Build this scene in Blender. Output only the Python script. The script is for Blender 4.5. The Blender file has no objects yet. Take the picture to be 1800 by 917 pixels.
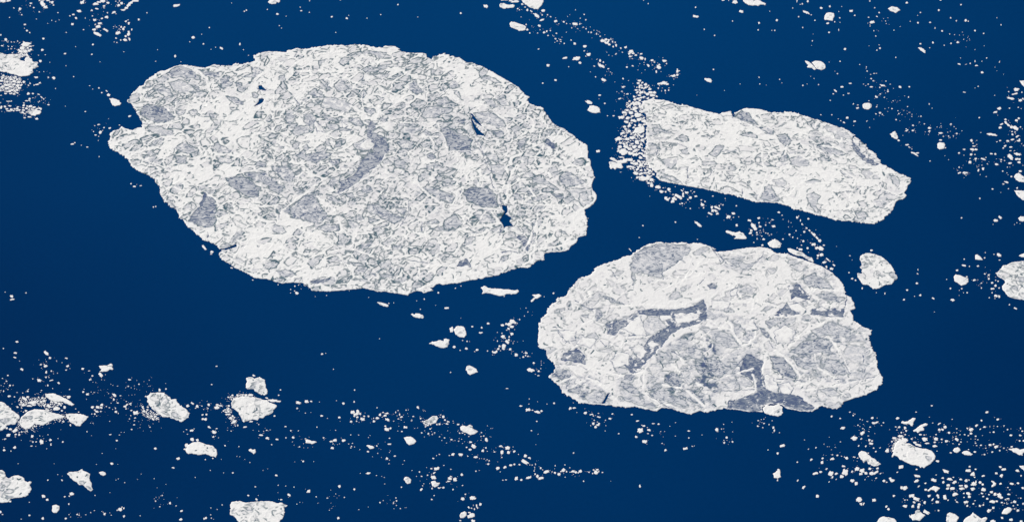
import bpy, math, random
import numpy as np
from mathutils import Vector

# ------------------------------------------------------------------ camera
scene = bpy.context.scene
C = scene.collection
PITCH = math.radians(45.0)          # camera looks down at the sea from an aircraft
DIST = 9000.0                       # metres to the middle of the view
HFOV = 2 * math.atan(1800.0 / DIST)
cam_d = bpy.data.cameras.new('camera')
cam_d.angle = HFOV
cam_d.clip_start = 10.0
cam_d.clip_end = 600000.0
cam = bpy.data.objects.new('camera', cam_d)
C.objects.link(cam)
cam.location = (0.0, -DIST * math.cos(PITCH), DIST * math.sin(PITCH))
cam.rotation_euler = (math.radians(90) - PITCH, 0.0, 0.0)
scene.camera = cam
scene.render.resolution_x = 1024
scene.render.resolution_y = 521

# ------------------------------------------------------------------ sky and sun
SUN_EL = math.radians(44.0)
SUN_AZ = math.radians(-50.0)        # compass style, clockwise from +Y
world = bpy.data.worlds.new('World')
scene.world = world
world.use_nodes = True
wn = world.node_tree
bg = wn.nodes['Background']
sky = wn.nodes.new('ShaderNodeTexSky')
sky.sky_type = 'NISHITA'
sky.sun_disc = False
sky.sun_elevation = SUN_EL
sky.sun_rotation = SUN_AZ
wn.links.new(sky.outputs['Color'], bg.inputs['Color'])
bg.inputs['Strength'].default_value = 0.08
sun_d = bpy.data.lights.new('sun', 'SUN')
sun_d.energy = 3.85
sun_d.angle = math.radians(0.53)
sun_d.color = (1.0, 0.945, 0.86)
sun = bpy.data.objects.new('sun', sun_d)
C.objects.link(sun)
sdir = Vector((math.sin(SUN_AZ) * math.cos(SUN_EL), math.cos(SUN_AZ) * math.cos(SUN_EL), math.sin(SUN_EL)))
sun.rotation_euler = sdir.to_track_quat('Z', 'Y').to_euler()
sun.location = (0, 0, 3000)
scene.view_settings.view_transform = 'Standard'
scene.view_settings.look = 'None'
scene.view_settings.exposure = 0.0
scene.view_settings.gamma = 1.0
scene.view_settings.use_curve_mapping = False

# ------------------------------------------------------------------ helpers
FPX = 900.0 / math.tan(HFOV / 2)
CAMP = np.array(cam.location[:], float)
FW = np.array([0, math.cos(PITCH), -math.sin(PITCH)])
UP = np.array([0, math.sin(PITCH), math.cos(PITCH)])
def ground(uv):
    """where the line of sight through a spot seen in the photograph meets the sea"""
    uv = np.asarray(uv, float).reshape(-1, 2)
    d = np.zeros((len(uv), 3))
    d[:, 0] = (uv[:, 0] - 900.0) / FPX
    d += FW[None, :] - ((uv[:, 1] - 458.5) / FPX)[:, None] * UP[None, :]
    t = -CAMP[2] / d[:, 2]
    return (CAMP[None, :] + d * t[:, None])[:, :2]

def tag(o, label=None, cat=None, group=None, kind=None):
    if label: o['label'] = label
    if cat: o['category'] = cat
    if group: o['group'] = group
    if kind: o['kind'] = kind
    return o

def nd(t, kind, **kw):
    n = t.nodes.new(kind)
    for k, v in kw.items(): setattr(n, k, v)
    return n

# ------------------------------------------------------------------ materials
def make_sea_material():
    m = bpy.data.materials.new('sea_water'); m.use_nodes = True
    t = m.node_tree; L = t.links
    b = t.nodes['Principled BSDF']
    tc = nd(t, 'ShaderNodeTexCoord')
    n1 = nd(t, 'ShaderNodeTexNoise'); n1.inputs['Scale'].default_value = 1 / 1700.0; n1.inputs['Detail'].default_value = 3
    n2 = nd(t, 'ShaderNodeTexNoise'); n2.inputs['Scale'].default_value = 1 / 14.0; n2.inputs['Detail'].default_value = 4
    L.new(tc.outputs['Object'], n1.inputs['Vector']); L.new(tc.outputs['Object'], n2.inputs['Vector'])
    cr = nd(t, 'ShaderNodeValToRGB')
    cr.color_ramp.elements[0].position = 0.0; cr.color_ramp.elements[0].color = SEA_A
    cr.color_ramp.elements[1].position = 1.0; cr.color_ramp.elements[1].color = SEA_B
    # painted into the water colour: haze paling the far side, lens vignette darkening the flanks
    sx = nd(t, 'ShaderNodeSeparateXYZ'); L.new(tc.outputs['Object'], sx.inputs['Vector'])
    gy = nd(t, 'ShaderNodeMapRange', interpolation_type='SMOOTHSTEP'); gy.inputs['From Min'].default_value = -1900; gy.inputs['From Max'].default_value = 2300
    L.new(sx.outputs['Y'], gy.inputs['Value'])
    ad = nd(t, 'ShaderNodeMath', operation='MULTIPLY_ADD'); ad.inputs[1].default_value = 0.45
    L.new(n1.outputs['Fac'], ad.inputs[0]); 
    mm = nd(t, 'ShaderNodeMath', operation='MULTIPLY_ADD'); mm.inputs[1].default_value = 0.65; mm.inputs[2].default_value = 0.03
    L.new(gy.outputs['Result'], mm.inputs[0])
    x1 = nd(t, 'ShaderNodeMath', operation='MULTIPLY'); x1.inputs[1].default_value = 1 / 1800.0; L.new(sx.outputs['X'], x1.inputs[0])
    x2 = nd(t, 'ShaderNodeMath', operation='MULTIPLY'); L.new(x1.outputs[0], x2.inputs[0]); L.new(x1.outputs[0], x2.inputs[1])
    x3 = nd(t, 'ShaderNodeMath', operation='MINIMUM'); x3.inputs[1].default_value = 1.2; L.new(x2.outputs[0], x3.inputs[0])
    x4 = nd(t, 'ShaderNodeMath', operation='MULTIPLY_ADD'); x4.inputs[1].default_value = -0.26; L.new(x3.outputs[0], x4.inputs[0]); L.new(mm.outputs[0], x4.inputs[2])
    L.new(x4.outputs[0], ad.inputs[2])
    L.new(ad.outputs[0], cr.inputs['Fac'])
    mx = nd(t, 'ShaderNodeMix', data_type='RGBA'); mx.blend_type = 'MULTIPLY'
    mr = nd(t, 'ShaderNodeMapRange'); mr.inputs['To Min'].default_value = 0.93; mr.inputs['To Max'].default_value = 1.07
    L.new(n2.outputs['Fac'], mr.inputs['Value'])
    mx.inputs['Factor'].default_value = 1.0
    L.new(cr.outputs['Color'], mx.inputs['A']); L.new(mr.outputs['Result'], mx.inputs['B'])
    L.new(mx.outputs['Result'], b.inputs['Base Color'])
    b.inputs['Roughness'].default_value = 0.22
    b.inputs['IOR'].default_value = 1.33
    b.inputs['Specular IOR Level'].default_value = 0.03
    bp = nd(t, 'ShaderNodeBump'); bp.inputs['Strength'].default_value = 0.25; bp.inputs['Distance'].default_value = 1.0
    L.new(n2.outputs['Fac'], bp.inputs['Height']); L.new(bp.outputs['Normal'], b.inputs['Normal'])
    return m
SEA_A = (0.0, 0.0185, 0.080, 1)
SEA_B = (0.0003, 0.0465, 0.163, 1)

def make_ice_material():
    """one ice: 'ice' colour attribute R = how thin and bare the ice is, G = melt water along an edge, B = wind crust"""
    m = bpy.data.materials.new('sea_ice'); m.use_nodes = True
    t = m.node_tree; L = t.links
    b = t.nodes['Principled BSDF']
    at = nd(t, 'ShaderNodeAttribute', attribute_name='ice')
    sp = nd(t, 'ShaderNodeSeparateColor'); L.new(at.outputs['Color'], sp.inputs['Color'])
    geo = nd(t, 'ShaderNodeNewGeometry')
    # wind-carved wrinkles of the bare ice, 5 to 10 m apart
    mp = nd(t, 'ShaderNodeMapping'); mp.inputs['Scale'].default_value = (0.62, 1.25, 0.0)
    mp.inputs['Rotation'].default_value = (0, 0, 0.5)
    L.new(geo.outputs['Position'], mp.inputs['Vector'])
    w = nd(t, 'ShaderNodeTexNoise'); w.inputs['Scale'].default_value = 1 / 22.0; w.inputs['Detail'].default_value = 1.5; w.inputs['Distortion'].default_value = 1.3
    L.new(mp.outputs['Vector'], w.inputs['Vector'])
    wa = nd(t, 'ShaderNodeMath', operation='SUBTRACT'); wa.inputs[1].default_value = 0.5; L.new(w.outputs['Fac'], wa.inputs[0])
    wb = nd(t, 'ShaderNodeMath', operation='ABSOLUTE'); L.new(wa.outputs[0], wb.inputs[0])
    wr = nd(t, 'ShaderNodeMapRange'); wr.inputs['From Min'].default_value = 0.01; wr.inputs['From Max'].default_value = 0.085
    wr.inputs['To Min'].default_value = 0.20; wr.inputs['To Max'].default_value = -0.17
    L.new(wb.outputs[0], wr.inputs['Value'])
    # wrinkle strength grows with bareness
    a1 = nd(t, 'ShaderNodeMath', operation='MULTIPLY'); L.new(wr.outputs['Result'], a1.inputs[0])
    k = nd(t, 'ShaderNodeMapRange'); k.inputs['From Min'].default_value = 0.15; k.inputs['From Max'].default_value = 0.6
    k.inputs['To Min'].default_value = 0.10; k.inputs['To Max'].default_value = 1.0
    L.new(sp.outputs['Red'], k.inputs['Value']); 
    k2 = nd(t, 'ShaderNodeMapRange'); k2.inputs['From Min'].default_value = 0.74; k2.inputs['From Max'].default_value = 0.9
    k2.inputs['To Min'].default_value = 1.0; k2.inputs['To Max'].default_value = 0.35
    L.new(sp.outputs['Red'], k2.inputs['Value'])
    k3 = nd(t, 'ShaderNodeMath', operation='MULTIPLY'); L.new(k.outputs['Result'], k3.inputs[0]); L.new(k2.outputs['Result'], k3.inputs[1])
    L.new(k3.outputs[0], a1.inputs[1])
    a2 = nd(t, 'ShaderNodeMath', operation='ADD', use_clamp=True); L.new(a1.outputs[0], a2.inputs[0]); L.new(sp.outputs['Red'], a2.inputs[1])
    cr = nd(t, 'ShaderNodeValToRGB'); e = cr.color_ramp.elements
    stops = ICE_RAMP
    e[0].position, e[0].color = stops[0]; e[1].position, e[1].color = stops[-1]
    for p_, c_ in stops[1:-1]:
        x = e.new(p_); x.color = c_
    L.new(a2.outputs[0], cr.inputs['Fac'])
    mx = nd(t, 'ShaderNodeMix', data_type='RGBA')
    L.new(sp.outputs['Green'], mx.inputs['Factor']); L.new(cr.outputs['Color'], mx.inputs['A'])
    mx.inputs['B'].default_value = MELT
    L.new(mx.outputs['Result'], b.inputs['Base Color'])
    b.inputs['Roughness'].default_value = 0.75
    b.inputs['Specular IOR Level'].default_value = 0.25
    n = nd(t, 'ShaderNodeTexNoise'); n.inputs['Scale'].default_value = 1 / 5.0; n.inputs['Detail'].default_value = 5; n.inputs['Roughness'].default_value = 0.6
    L.new(geo.outputs['Position'], n.inputs['Vector'])
    bp = nd(t, 'ShaderNodeBump'); bp.inputs['Strength'].default_value = 0.35; bp.inputs['Distance'].default_value = 1.0
    L.new(n.outputs['Fac'], bp.inputs['Height']); L.new(bp.outputs['Normal'], b.inputs['Normal'])
    return m
ICE_RAMP = [(0.0, (0.85, 0.84, 0.805, 1)), (0.25, (0.735, 0.72, 0.71, 1)), (0.5, (0.555, 0.565, 0.585, 1)), (0.72, (0.385, 0.405, 0.44, 1)),
            (0.88, (0.14, 0.178, 0.25, 1)), (1.0, (0.06, 0.09, 0.19, 1))]
MELT = (0.035, 0.095, 0.130, 1)
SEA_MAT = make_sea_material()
ICE_MAT = make_ice_material()
MATS = [ICE_MAT]
# ------------------------------------------------------------------ what the photograph shows
# every tile is (x0, y0, scale): a spot (x, y) of a tile lies at (x0 + x/scale, y0 + y/scale)
def pts(s):
    return [tuple(float(c) for c in q.split(',')) for q in s.split()]
def px(tile, s):
    x0, y0, k = tile
    return [(x0 + a / k, y0 + b / k) for a, b in pts(s)]
TA=(0,0,5); TB=(0,183,5); TC=(720,0,5); TD=(1080,0,5); TE=(1440,0,5); TF=(1080,183,5); TG=(1440,183,5); TH=(1080,366,5)
TI=(1440,366,5); TJ=(640,500,5); TK=(0,549,5); TL=(0,733,5); TM=(360,620,5); TN=(360,733,5); TO=(720,690,5)
TP=(720,800,7.84); TQ=(1000,690,4.057); TR=(1400,720,9); TT=(1600,700,9); TS=(1400,817,9); TU=(1600,817,9)
TW=(1130,310,9.967); TX=(360,0,5); TY=(1020,160,17.98); TZ=(1020,240,11.46); TV=(1060,130,4.364)
A1=(180,60,3.82); A2=(430,60,3.82); A3=(680,60,3.82); A4=(260,290,3.82); A5=(510,290,3.82); A6=(780,230,3.82); A7=(780,430,3.82)
B1=(1060,130,3.82); B2=(1330,170,3.82); C1=(930,410,2.779); C2=(1230,410,2.78)
K3=(0,620,3.087); K4=(250,620,3.087); R5=(1400,720,4.5)

FLOE_A = (px(A1,"268,600 250,560 225,520 210,490 195,470 160,455 185,430 200,395 240,360 275,345 285,320 330,285 390,250 440,240 490,215 540,210 600,215 690,228 750,208 830,215 870,215 895,198 940,205 1000,185 1025,180 1015,150 1055,125")
 + px(A2,"100,125 160,118 250,122 280,125 285,112 340,98 430,102 480,88 560,78 640,78 720,75 800,75 880,92 930,92 945,82 1010,82 1040,103 1030,112 1055,122 1120,128")
 + px(A3,"185,130 240,128 265,135 268,160 305,172 310,150 340,145 380,132 420,145 490,165 520,185 570,195 640,220 700,250 760,285 830,325 880,355 910,385 925,405 960,425 940,445 960,470 1010,485 1050,500 1070,540 1105,580 1115,600 1210,650")
 + px(A6,"865,28 905,65 965,100 972,140 968,185 985,195 990,240 1005,290 1015,320 990,355 1000,395 1028,430 1025,460 1000,500 950,530 948,560 965,590 965,640 960,700 900,718 895,745 850,780 840,800 790,812 720,815 675,825 675,865 640,870 600,895")
 + px(A7,"560,160 500,158 450,170 400,190 330,210 260,225 180,240 90,260 0,270")
 + px(A5,"1000,797 970,805 960,822 930,820 965,845 925,850 900,862 885,850 855,845 800,865 790,878 730,865 640,850 590,850 540,838 500,828 420,835 330,845 240,850 150,850 140,830 90,795 40,790 0,790")
 + px(A4,"900,795 860,785 800,765 720,762 680,735 630,710 570,680 520,650 480,620 478,590 500,574 560,562 600,548 590,537 555,556 480,562 465,545 440,525 405,515 370,505 340,475 310,445 285,425 265,410 245,380 215,355 205,320 180,300 140,270 110,240 75,190 85,180 75,140 45,115 40,90 0,70")
 + px(A1,"225,910 200,885 175,850 150,825 100,795 50,765 42,720 55,690 45,675 75,650 110,640 130,622 155,635 200,645 240,632 265,628"))
FLOE_B = (px(B1,"258,205 275,180 330,168 430,182 500,205 560,212 620,232 700,252 780,270 800,262 860,252 868,280 885,262 930,240 965,232 1045,238 1100,250 1130,262")
 + px(B2,"110,105 180,105 195,100 250,108 330,132 410,155 480,185 540,200 600,220 660,262 700,300 735,325 750,355 805,385 810,415 835,430 835,450 890,475 920,490 940,510 985,525 1030,545 1043,568 1020,590 1005,630 990,645 1012,665 980,690 935,705 925,735 895,780 860,810 845,835 820,838 795,860 720,850 640,838 590,838 530,825 460,805 390,790 320,770 240,755 220,738 140,715 60,708 0,710")
 + px(B1,"950,838 870,815 760,792 660,770 560,752 460,735 380,715 355,690 360,665 330,640 300,610 285,570 290,480 290,400 290,330 295,290 275,265 262,235"))
FLOE_C = (px(C1,"42,520 50,450 60,415 85,400 85,375 110,345 135,335 135,318 150,312 180,308 200,270 225,240 250,215 305,205 320,175 360,150 420,132 470,115 500,105 540,75 580,55 640,42 665,50 700,48 750,47 790,50 840,50 880,62 917,78")
 + px(C2,"60,85 90,92 150,85 180,80 230,70 290,68 330,72 380,98 430,100 480,122 540,140 590,160 640,185 680,220 705,260 715,295 740,315 755,345 760,368 735,378 750,400 752,425 780,445 838,475 835,495 825,500 835,540 862,595 865,650 895,715 890,735 865,765 820,785 790,795 740,810 700,825 690,852 650,855 600,845 585,852 555,865 545,872 490,868 415,852 400,836 345,832 305,848 306,872 240,872 180,862 120,855 60,865 40,872 0,868")
 + px(C1,"830,868 790,885 750,875 700,860 650,852 620,868 580,862 530,845 470,850 400,842 330,835 250,832 200,800 160,780 150,750 120,730 95,700 120,675 130,650 110,625 90,610 85,570 60,560 45,550"))

def patch(tile, s):
    """'tone x,y x,y ...; tone x,y ...' -> bare ice patches"""
    out = []
    for q in s.split(';'):
        q = q.strip()
        if not q: continue
        tone, rest = q.split(' ', 1)
        out.append((float(tone), px(tile, rest)))
    return out
PATCH_A = (patch(A1, """.72 420,270 490,220 540,215 600,240 660,290 660,315 600,300 540,295 470,295; .5 440,330 520,310 600,345 640,380 560,400 480,380;
 .6 365,370 400,350 450,370 480,420 430,425 380,400; .75 270,490 310,470 420,490 470,530 490,560 440,590 380,600 300,575 255,540; .5 280,620 400,625 470,650 475,680 400,685 330,660;
 .72 640,240 760,260 820,250 800,290 720,300 670,270; .65 780,330 810,280 860,285 850,320 890,320 860,355 800,365; .65 990,220 1050,220 1080,250 1050,280 1010,300 930,290 1010,265;
 .7 890,330 930,325 945,350 900,355; .7 830,420 900,430 960,455 950,480 900,480 860,450; .5 840,490 900,495 920,515 850,510; .6 480,510 560,510 550,540 510,550; .55 570,520 630,510 640,540 600,550;
 .6 740,730 780,730 850,770 880,785 850,800 780,795 755,770; .65 500,750 560,720 620,760 650,780 580,810 520,790 480,770; .55 280,790 340,780 360,810 320,830; .7 480,815 570,820 570,870 500,870;
 .55 770,830 820,825 900,850 850,870 790,860; .55 720,535 790,540 760,570 730,570; .5 730,575 800,580 790,610 750,600; .7 1010,395 1050,400 1040,440 1010,430; .6 270,360 330,340 340,355 290,375; .65 600,340 640,350 655,380 610,410 590,390 630,375;
 .6 320,730 400,690 405,715 350,745""")
 + patch(A2, """.55 235,280 270,275 280,310 250,330 230,310; .65 430,395 475,360 490,395 535,415 520,430 450,415; .6 500,310 530,305 590,370 570,380 530,350; .55 600,340 650,300 670,330 710,370 650,390 620,380;
 .55 840,270 980,265 960,290 920,310 880,290; .6 850,240 920,210 1020,200 1040,225 960,225 900,245 860,255; .6 770,120 870,115 950,130 930,165 890,165 860,140 800,135; .6 265,540 355,540 330,580 300,620 275,590;
 .6 390,540 450,530 480,570 460,650 430,660 400,590; .55 350,620 440,610 440,660 340,690 310,660; .6 540,600 610,600 650,640 600,650 560,640; .6 520,550 600,560 640,590 560,590; .65 700,560 780,565 800,620 740,620 700,590;
 .65 620,650 640,630 720,635 720,645 640,650; .6 800,490 870,500 880,530 840,560 815,520; .76 850,590 890,600 880,640 860,665 830,660; .78 860,665 900,680 960,700 970,770 940,790 890,850 850,895 810,917 760,910 810,830 830,800 890,790 890,740 875,690;
 .6 900,575 955,535 970,570 940,600; .55 1020,600 1100,600 1146,640 1080,670 1030,640; .5 530,420 600,430 680,450 730,480 700,530 620,510 560,500 510,490; .6 600,740 650,720 650,760 600,770; .5 310,740 360,730 370,760 330,770;
 .5 380,760 420,740 440,770 420,790; .7 340,820 400,770 415,810 520,790 600,800 540,840 480,870 420,860; .7 560,840 640,840 640,870 590,890; .5 180,740 270,755 270,770 200,760; .55 720,740 800,710 810,760 860,780 800,790 740,770;
 .6 1020,740 1070,700 1100,740 1060,770; .55 920,850 960,835 1000,865 980,885 930,875; .55 1010,880 1040,850 1110,890 1090,915 1020,900; .6 180,880 310,890 320,917 200,917; .7 60,880 100,850 150,870 140,900; .5 490,180 550,175 530,195 500,210""")
 + patch(A3, """.66 150,340 190,300 215,345 245,390 200,410 150,380; .6 400,350 450,315 500,355 450,370; .6 640,280 700,285 780,330 740,330 680,310 630,300; .65 320,450 400,420 430,460 380,485 340,480;
 .6 225,550 260,490 340,490 450,500 440,525 380,540 340,560 260,570; .6 580,530 680,520 770,570 800,620 750,640 690,610 640,600 600,570; .75 480,580 540,570 520,610 490,605; .45 500,630 560,590 600,670 560,680;
 .7 700,650 790,650 780,700 740,700 720,670; .75 345,620 400,625 480,660 580,710 570,750 520,785 420,785 400,720 375,680; .6 210,680 260,640 300,670 300,685; .55 80,660 110,620 240,620 240,650 180,670 110,670;
 .6 60,730 110,700 190,730 160,770 110,770; .5 820,640 870,610 920,640 850,660; .65 880,770 890,720 930,695 950,710 900,770; .6 640,800 700,800 780,850 740,870 680,840; .92 1070,710 1100,720 1130,760 1110,770 1080,740;
 .7 240,810 300,800 340,840 300,845; .55 440,380 480,385 510,450 490,430; .55 720,440 800,435 830,480 780,490; .55 640,440 700,440 760,490 720,500 670,470; .6 40,850 100,840 140,880 60,890""")
 + patch(A4, """.65 130,210 150,240 195,300 170,295 130,255; .75 520,90 620,80 680,90 720,130 760,150 740,220 680,220 600,170 550,140; .7 640,60 700,45 800,60 860,110 920,150 880,200 840,180 780,120 700,100; .65 820,10 940,5 1000,60 960,120 900,100 850,50;
 .5 830,420 850,395 890,410 935,455 900,470 850,450; .7 900,310 980,260 1080,190 1146,190 1146,390 1060,385 1000,360; .6 460,550 520,525 580,540 550,555; .66 870,720 920,700 980,720 1000,740 900,760; .4 560,630 620,620 650,650 600,670;
 .78 378,180 460,240 460,380 430,420 340,415 270,375 330,300 365,240; .92 377,183 390,210 372,270 352,285 330,300 365,240""")
 + patch(A5, """.7 0,290 90,210 160,200 190,260 260,340 200,400 150,390 80,370 0,360; .65 170,425 240,400 330,400 330,440 270,460; .6 240,190 290,205 370,260 340,270 290,250 250,230; .8 330,110 440,80 440,110 360,160 300,190 350,140;
 .6 470,150 540,140 550,180 500,205; .6 260,100 340,60 340,90 330,130 280,150 250,130; .65 510,270 590,260 680,320 770,360 700,400 640,370 560,330 520,310; .65 700,280 780,290 770,340 720,310; .65 520,350 600,370 540,400;
 .65 890,150 960,150 1060,190 1110,220 1080,260 1000,230 930,190; .6 970,90 1000,60 1030,100 990,115; .6 360,190 420,190 440,230 380,220; .55 440,340 490,340 500,370 440,370; .5 370,370 430,370 470,410 410,430;
 .6 900,390 980,360 1000,390 940,400; .65 940,430 1040,400 1146,370 1146,430 1020,450; .6 460,560 480,525 560,510 550,540 490,570; .6 680,540 760,540 740,570 690,580; .82 140,785 200,770 280,760 230,790 170,800;
 .5 580,730 680,740 700,760 620,760; .55 390,650 480,660 520,690 430,680""")
 + patch(A6, """.75 130,420 170,380 300,380 350,430 370,510 280,520 160,470; .6 200,560 230,530 270,530 240,610; .6 230,620 280,540 340,590 350,620; .6 0,600 70,560 130,620 100,650 0,670; .6 590,310 640,300 700,340 780,400 740,400 670,360 600,350;
 .66 780,290 830,270 900,310 960,350 900,370 820,380 770,330; .42 820,390 990,385 1000,470 940,510 880,460; .5 905,420 960,400 970,470 910,470; .6 720,420 800,430 820,460 760,460; .65 450,430 500,420 550,460 480,465;
 .7 560,410 590,375 620,410 580,430; .65 590,450 650,440 660,470 600,475; .6 490,90 510,60 560,50 530,110; .5 480,360 530,330 550,380 500,390; .5 140,720 240,700 180,760 140,790; .6 160,690 300,650 250,690; .5 260,150 340,160 390,210 320,200;
 .5 300,220 380,230 420,240 400,300 330,290; .5 520,650 560,640 590,700 560,710; .92 685,62 720,72 750,105 740,125 715,95 690,85; .9 90,150 115,115 145,105 180,120 180,150 130,145; .82 490,715 540,705 575,740 565,805 530,760; .6 380,840 440,830 430,870 390,880""")
 + patch(A6, ".93 90,915 118,870 145,858 180,885 180,910 130,908"))
HOLES_A = [px(A3,"560,526 582,545 652,634 600,594 575,568"), px(A3,"563,545 580,585 600,625 630,655 664,686 606,678 588,645 570,592"),
 px(A6,"390,498 425,505 430,545 415,560 440,575 455,580 442,610 468,640 425,642 405,652 393,620 376,605 393,575 412,545 395,530"),
 px(A2,"93,350 115,345 130,365 152,380 120,378 95,372"), px(A2,"98,438 132,438 127,455 105,472 65,487 93,460"),
 px(A4,"475,570 500,566 560,560 600,548 592,530 560,548 520,560")]
PATCH_B = (patch(B1, """.82 880,290 930,245 980,260 1050,350 1000,335 940,310; .72 1040,360 1100,350 1146,370 1146,410 1080,385; .5 440,560 500,560 510,590 460,640 410,620 390,580; .45 315,490 350,480 365,505 345,550 310,545;
 .7 1050,830 1100,740 1146,780 1146,870 1090,870; .6 660,420 760,410 720,440; .55 830,620 880,610 900,640 870,660 845,645; .6 760,480 810,480 800,530 750,560 700,540 730,520; .55 510,510 570,500 580,540 530,540;
 .6 330,365 420,375 480,405 420,400 340,385; .45 340,420 390,415 400,435 350,440; .6 390,660 520,720 550,740 480,730 400,700; .7 258,250 290,250 295,300 270,290""")
 + patch(B2, """.7 130,260 190,250 240,300 200,330 150,300; .65 150,430 190,360 210,400 210,435; .6 215,420 290,390 350,430 350,465 290,475 230,460; .7 15,680 75,580 150,680 150,710 80,705; .6 340,660 380,640 430,670 400,740 430,780 390,780 350,710;
 .6 440,360 470,345 560,360 600,385 550,405 480,385; .6 560,500 600,490 650,500 640,550 600,545; .45 110,560 170,545 210,580 180,610 120,590; .45 700,500 760,490 790,540 740,560; .5 780,700 830,660 880,680 870,720 800,745;
 .45 450,200 540,200 620,250 640,290 560,270 470,230; .5 660,780 720,770 760,810 680,820; .5 900,530 950,540 970,590 940,610 910,570; .85 640,290 660,310 700,370 730,405 790,435 822,458 800,468 740,445 690,400 650,350"""))
HOLES_B = [px(B1,"869,284 882,264 886,280 876,292"), px(B2,"655,262 664,266 652,276 644,272")]
PATCH_C = (patch(C1, """.64 500,115 560,70 640,50 790,60 790,90 750,125 700,160 650,190 655,225 600,210 540,190 520,200 510,270 500,200 495,150; .7 340,305 400,315 470,350 400,335; .77 230,335 280,360 340,370 365,400 330,430 310,385;
 .65 250,400 290,395 300,415 270,415; .86 160,620 165,590 190,580 235,560 265,590 280,645 230,630; .84 530,380 640,375 720,375 830,350 860,340 870,410 830,440 770,460 710,465 640,560 560,640 540,670 500,660 480,640 530,600 580,520 640,480 690,450 650,410 600,400 540,395;
 .72 370,440 450,420 490,430 450,460 400,500 380,480; .5 545,460 580,400 630,410 675,455 620,490 570,500; .75 100,690 130,660 200,670 210,710 160,720; .75 150,720 215,700 200,740; .75 190,770 230,735 270,750 240,790; .62 270,790 320,760 370,780 370,830 290,830;
 .7 450,720 520,750 560,790 500,780 440,745; .76 660,700 700,670 740,700 760,730 720,760 660,720; .7 720,780 780,760 850,800 850,835 780,820; .62 580,780 640,750 700,790 780,820 780,850 700,830 620,810; .62 440,800 540,790 620,840 620,860 530,840;
 .4 580,650 630,630 650,670 600,690; .5 690,580 720,570 740,600 700,620; .62 750,570 800,550 850,570 840,620 790,610; .66 800,620 860,660 880,700 830,690; .6 870,610 917,600 917,660 890,660; .8 880,250 917,245 917,270 880,270; .35 370,220 420,240 440,270 400,260; .5 410,655 480,655 470,690 430,690""")
 + patch(C2, """.88 195,650 230,590 310,620 315,640 300,690 310,750 370,785 400,770 450,785 490,800 560,850 545,872 490,868 410,850 300,840 310,872 240,872 130,855 140,820 220,800 280,770 260,720 200,680;
 .76 340,600 420,610 460,670 480,710 400,700 360,660; .86 440,260 480,250 530,320 480,310 450,290; .84 370,390 420,350 460,370 480,395 420,405; .84 550,370 620,370 705,370 700,410 600,405 540,395; .66 500,220 560,195 630,240 650,270 560,270 520,250;
 .7 570,300 640,295 710,320 690,345 620,330; .7 440,580 500,530 600,510 650,520 640,580 560,590 480,590; .62 540,480 640,430 740,470 740,510 640,500 580,500; .66 450,600 560,600 580,640 520,670 470,640; .66 620,610 680,620 730,690 660,690 600,660;
 .62 320,430 370,410 420,420 380,440 340,470; .75 280,450 320,470 360,520 320,510; .7 30,610 100,620 130,670 100,710 50,690; .66 140,630 180,625 190,650 150,660; .5 170,700 230,700 260,740 200,760; .45 440,165 490,140 530,170 490,190;
 .5 300,380 350,340 380,350 330,380; .82 40,250 75,245 80,270 50,275; .6 170,130 240,150 280,140 240,185 180,160 110,120; .6 90,470 150,490 200,560 130,560 60,520 0,460; .5 60,770 200,765 180,775; .55 580,760 640,750 700,790 640,800;
 .5 180,270 230,250 280,270 260,300 200,290; .4 720,540 800,560 830,620 760,640 700,600"""))
HOLES_C = [px(C1,"355,830 385,780 392,785 368,832")]
def ridges(tile, s):
    out = []
    for q in s.split(';'):
        q = q.strip()
        if not q: continue
        wd, rest = q.split(' ', 1)
        out.append((float(wd), px(tile, rest)))
    return out
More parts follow.
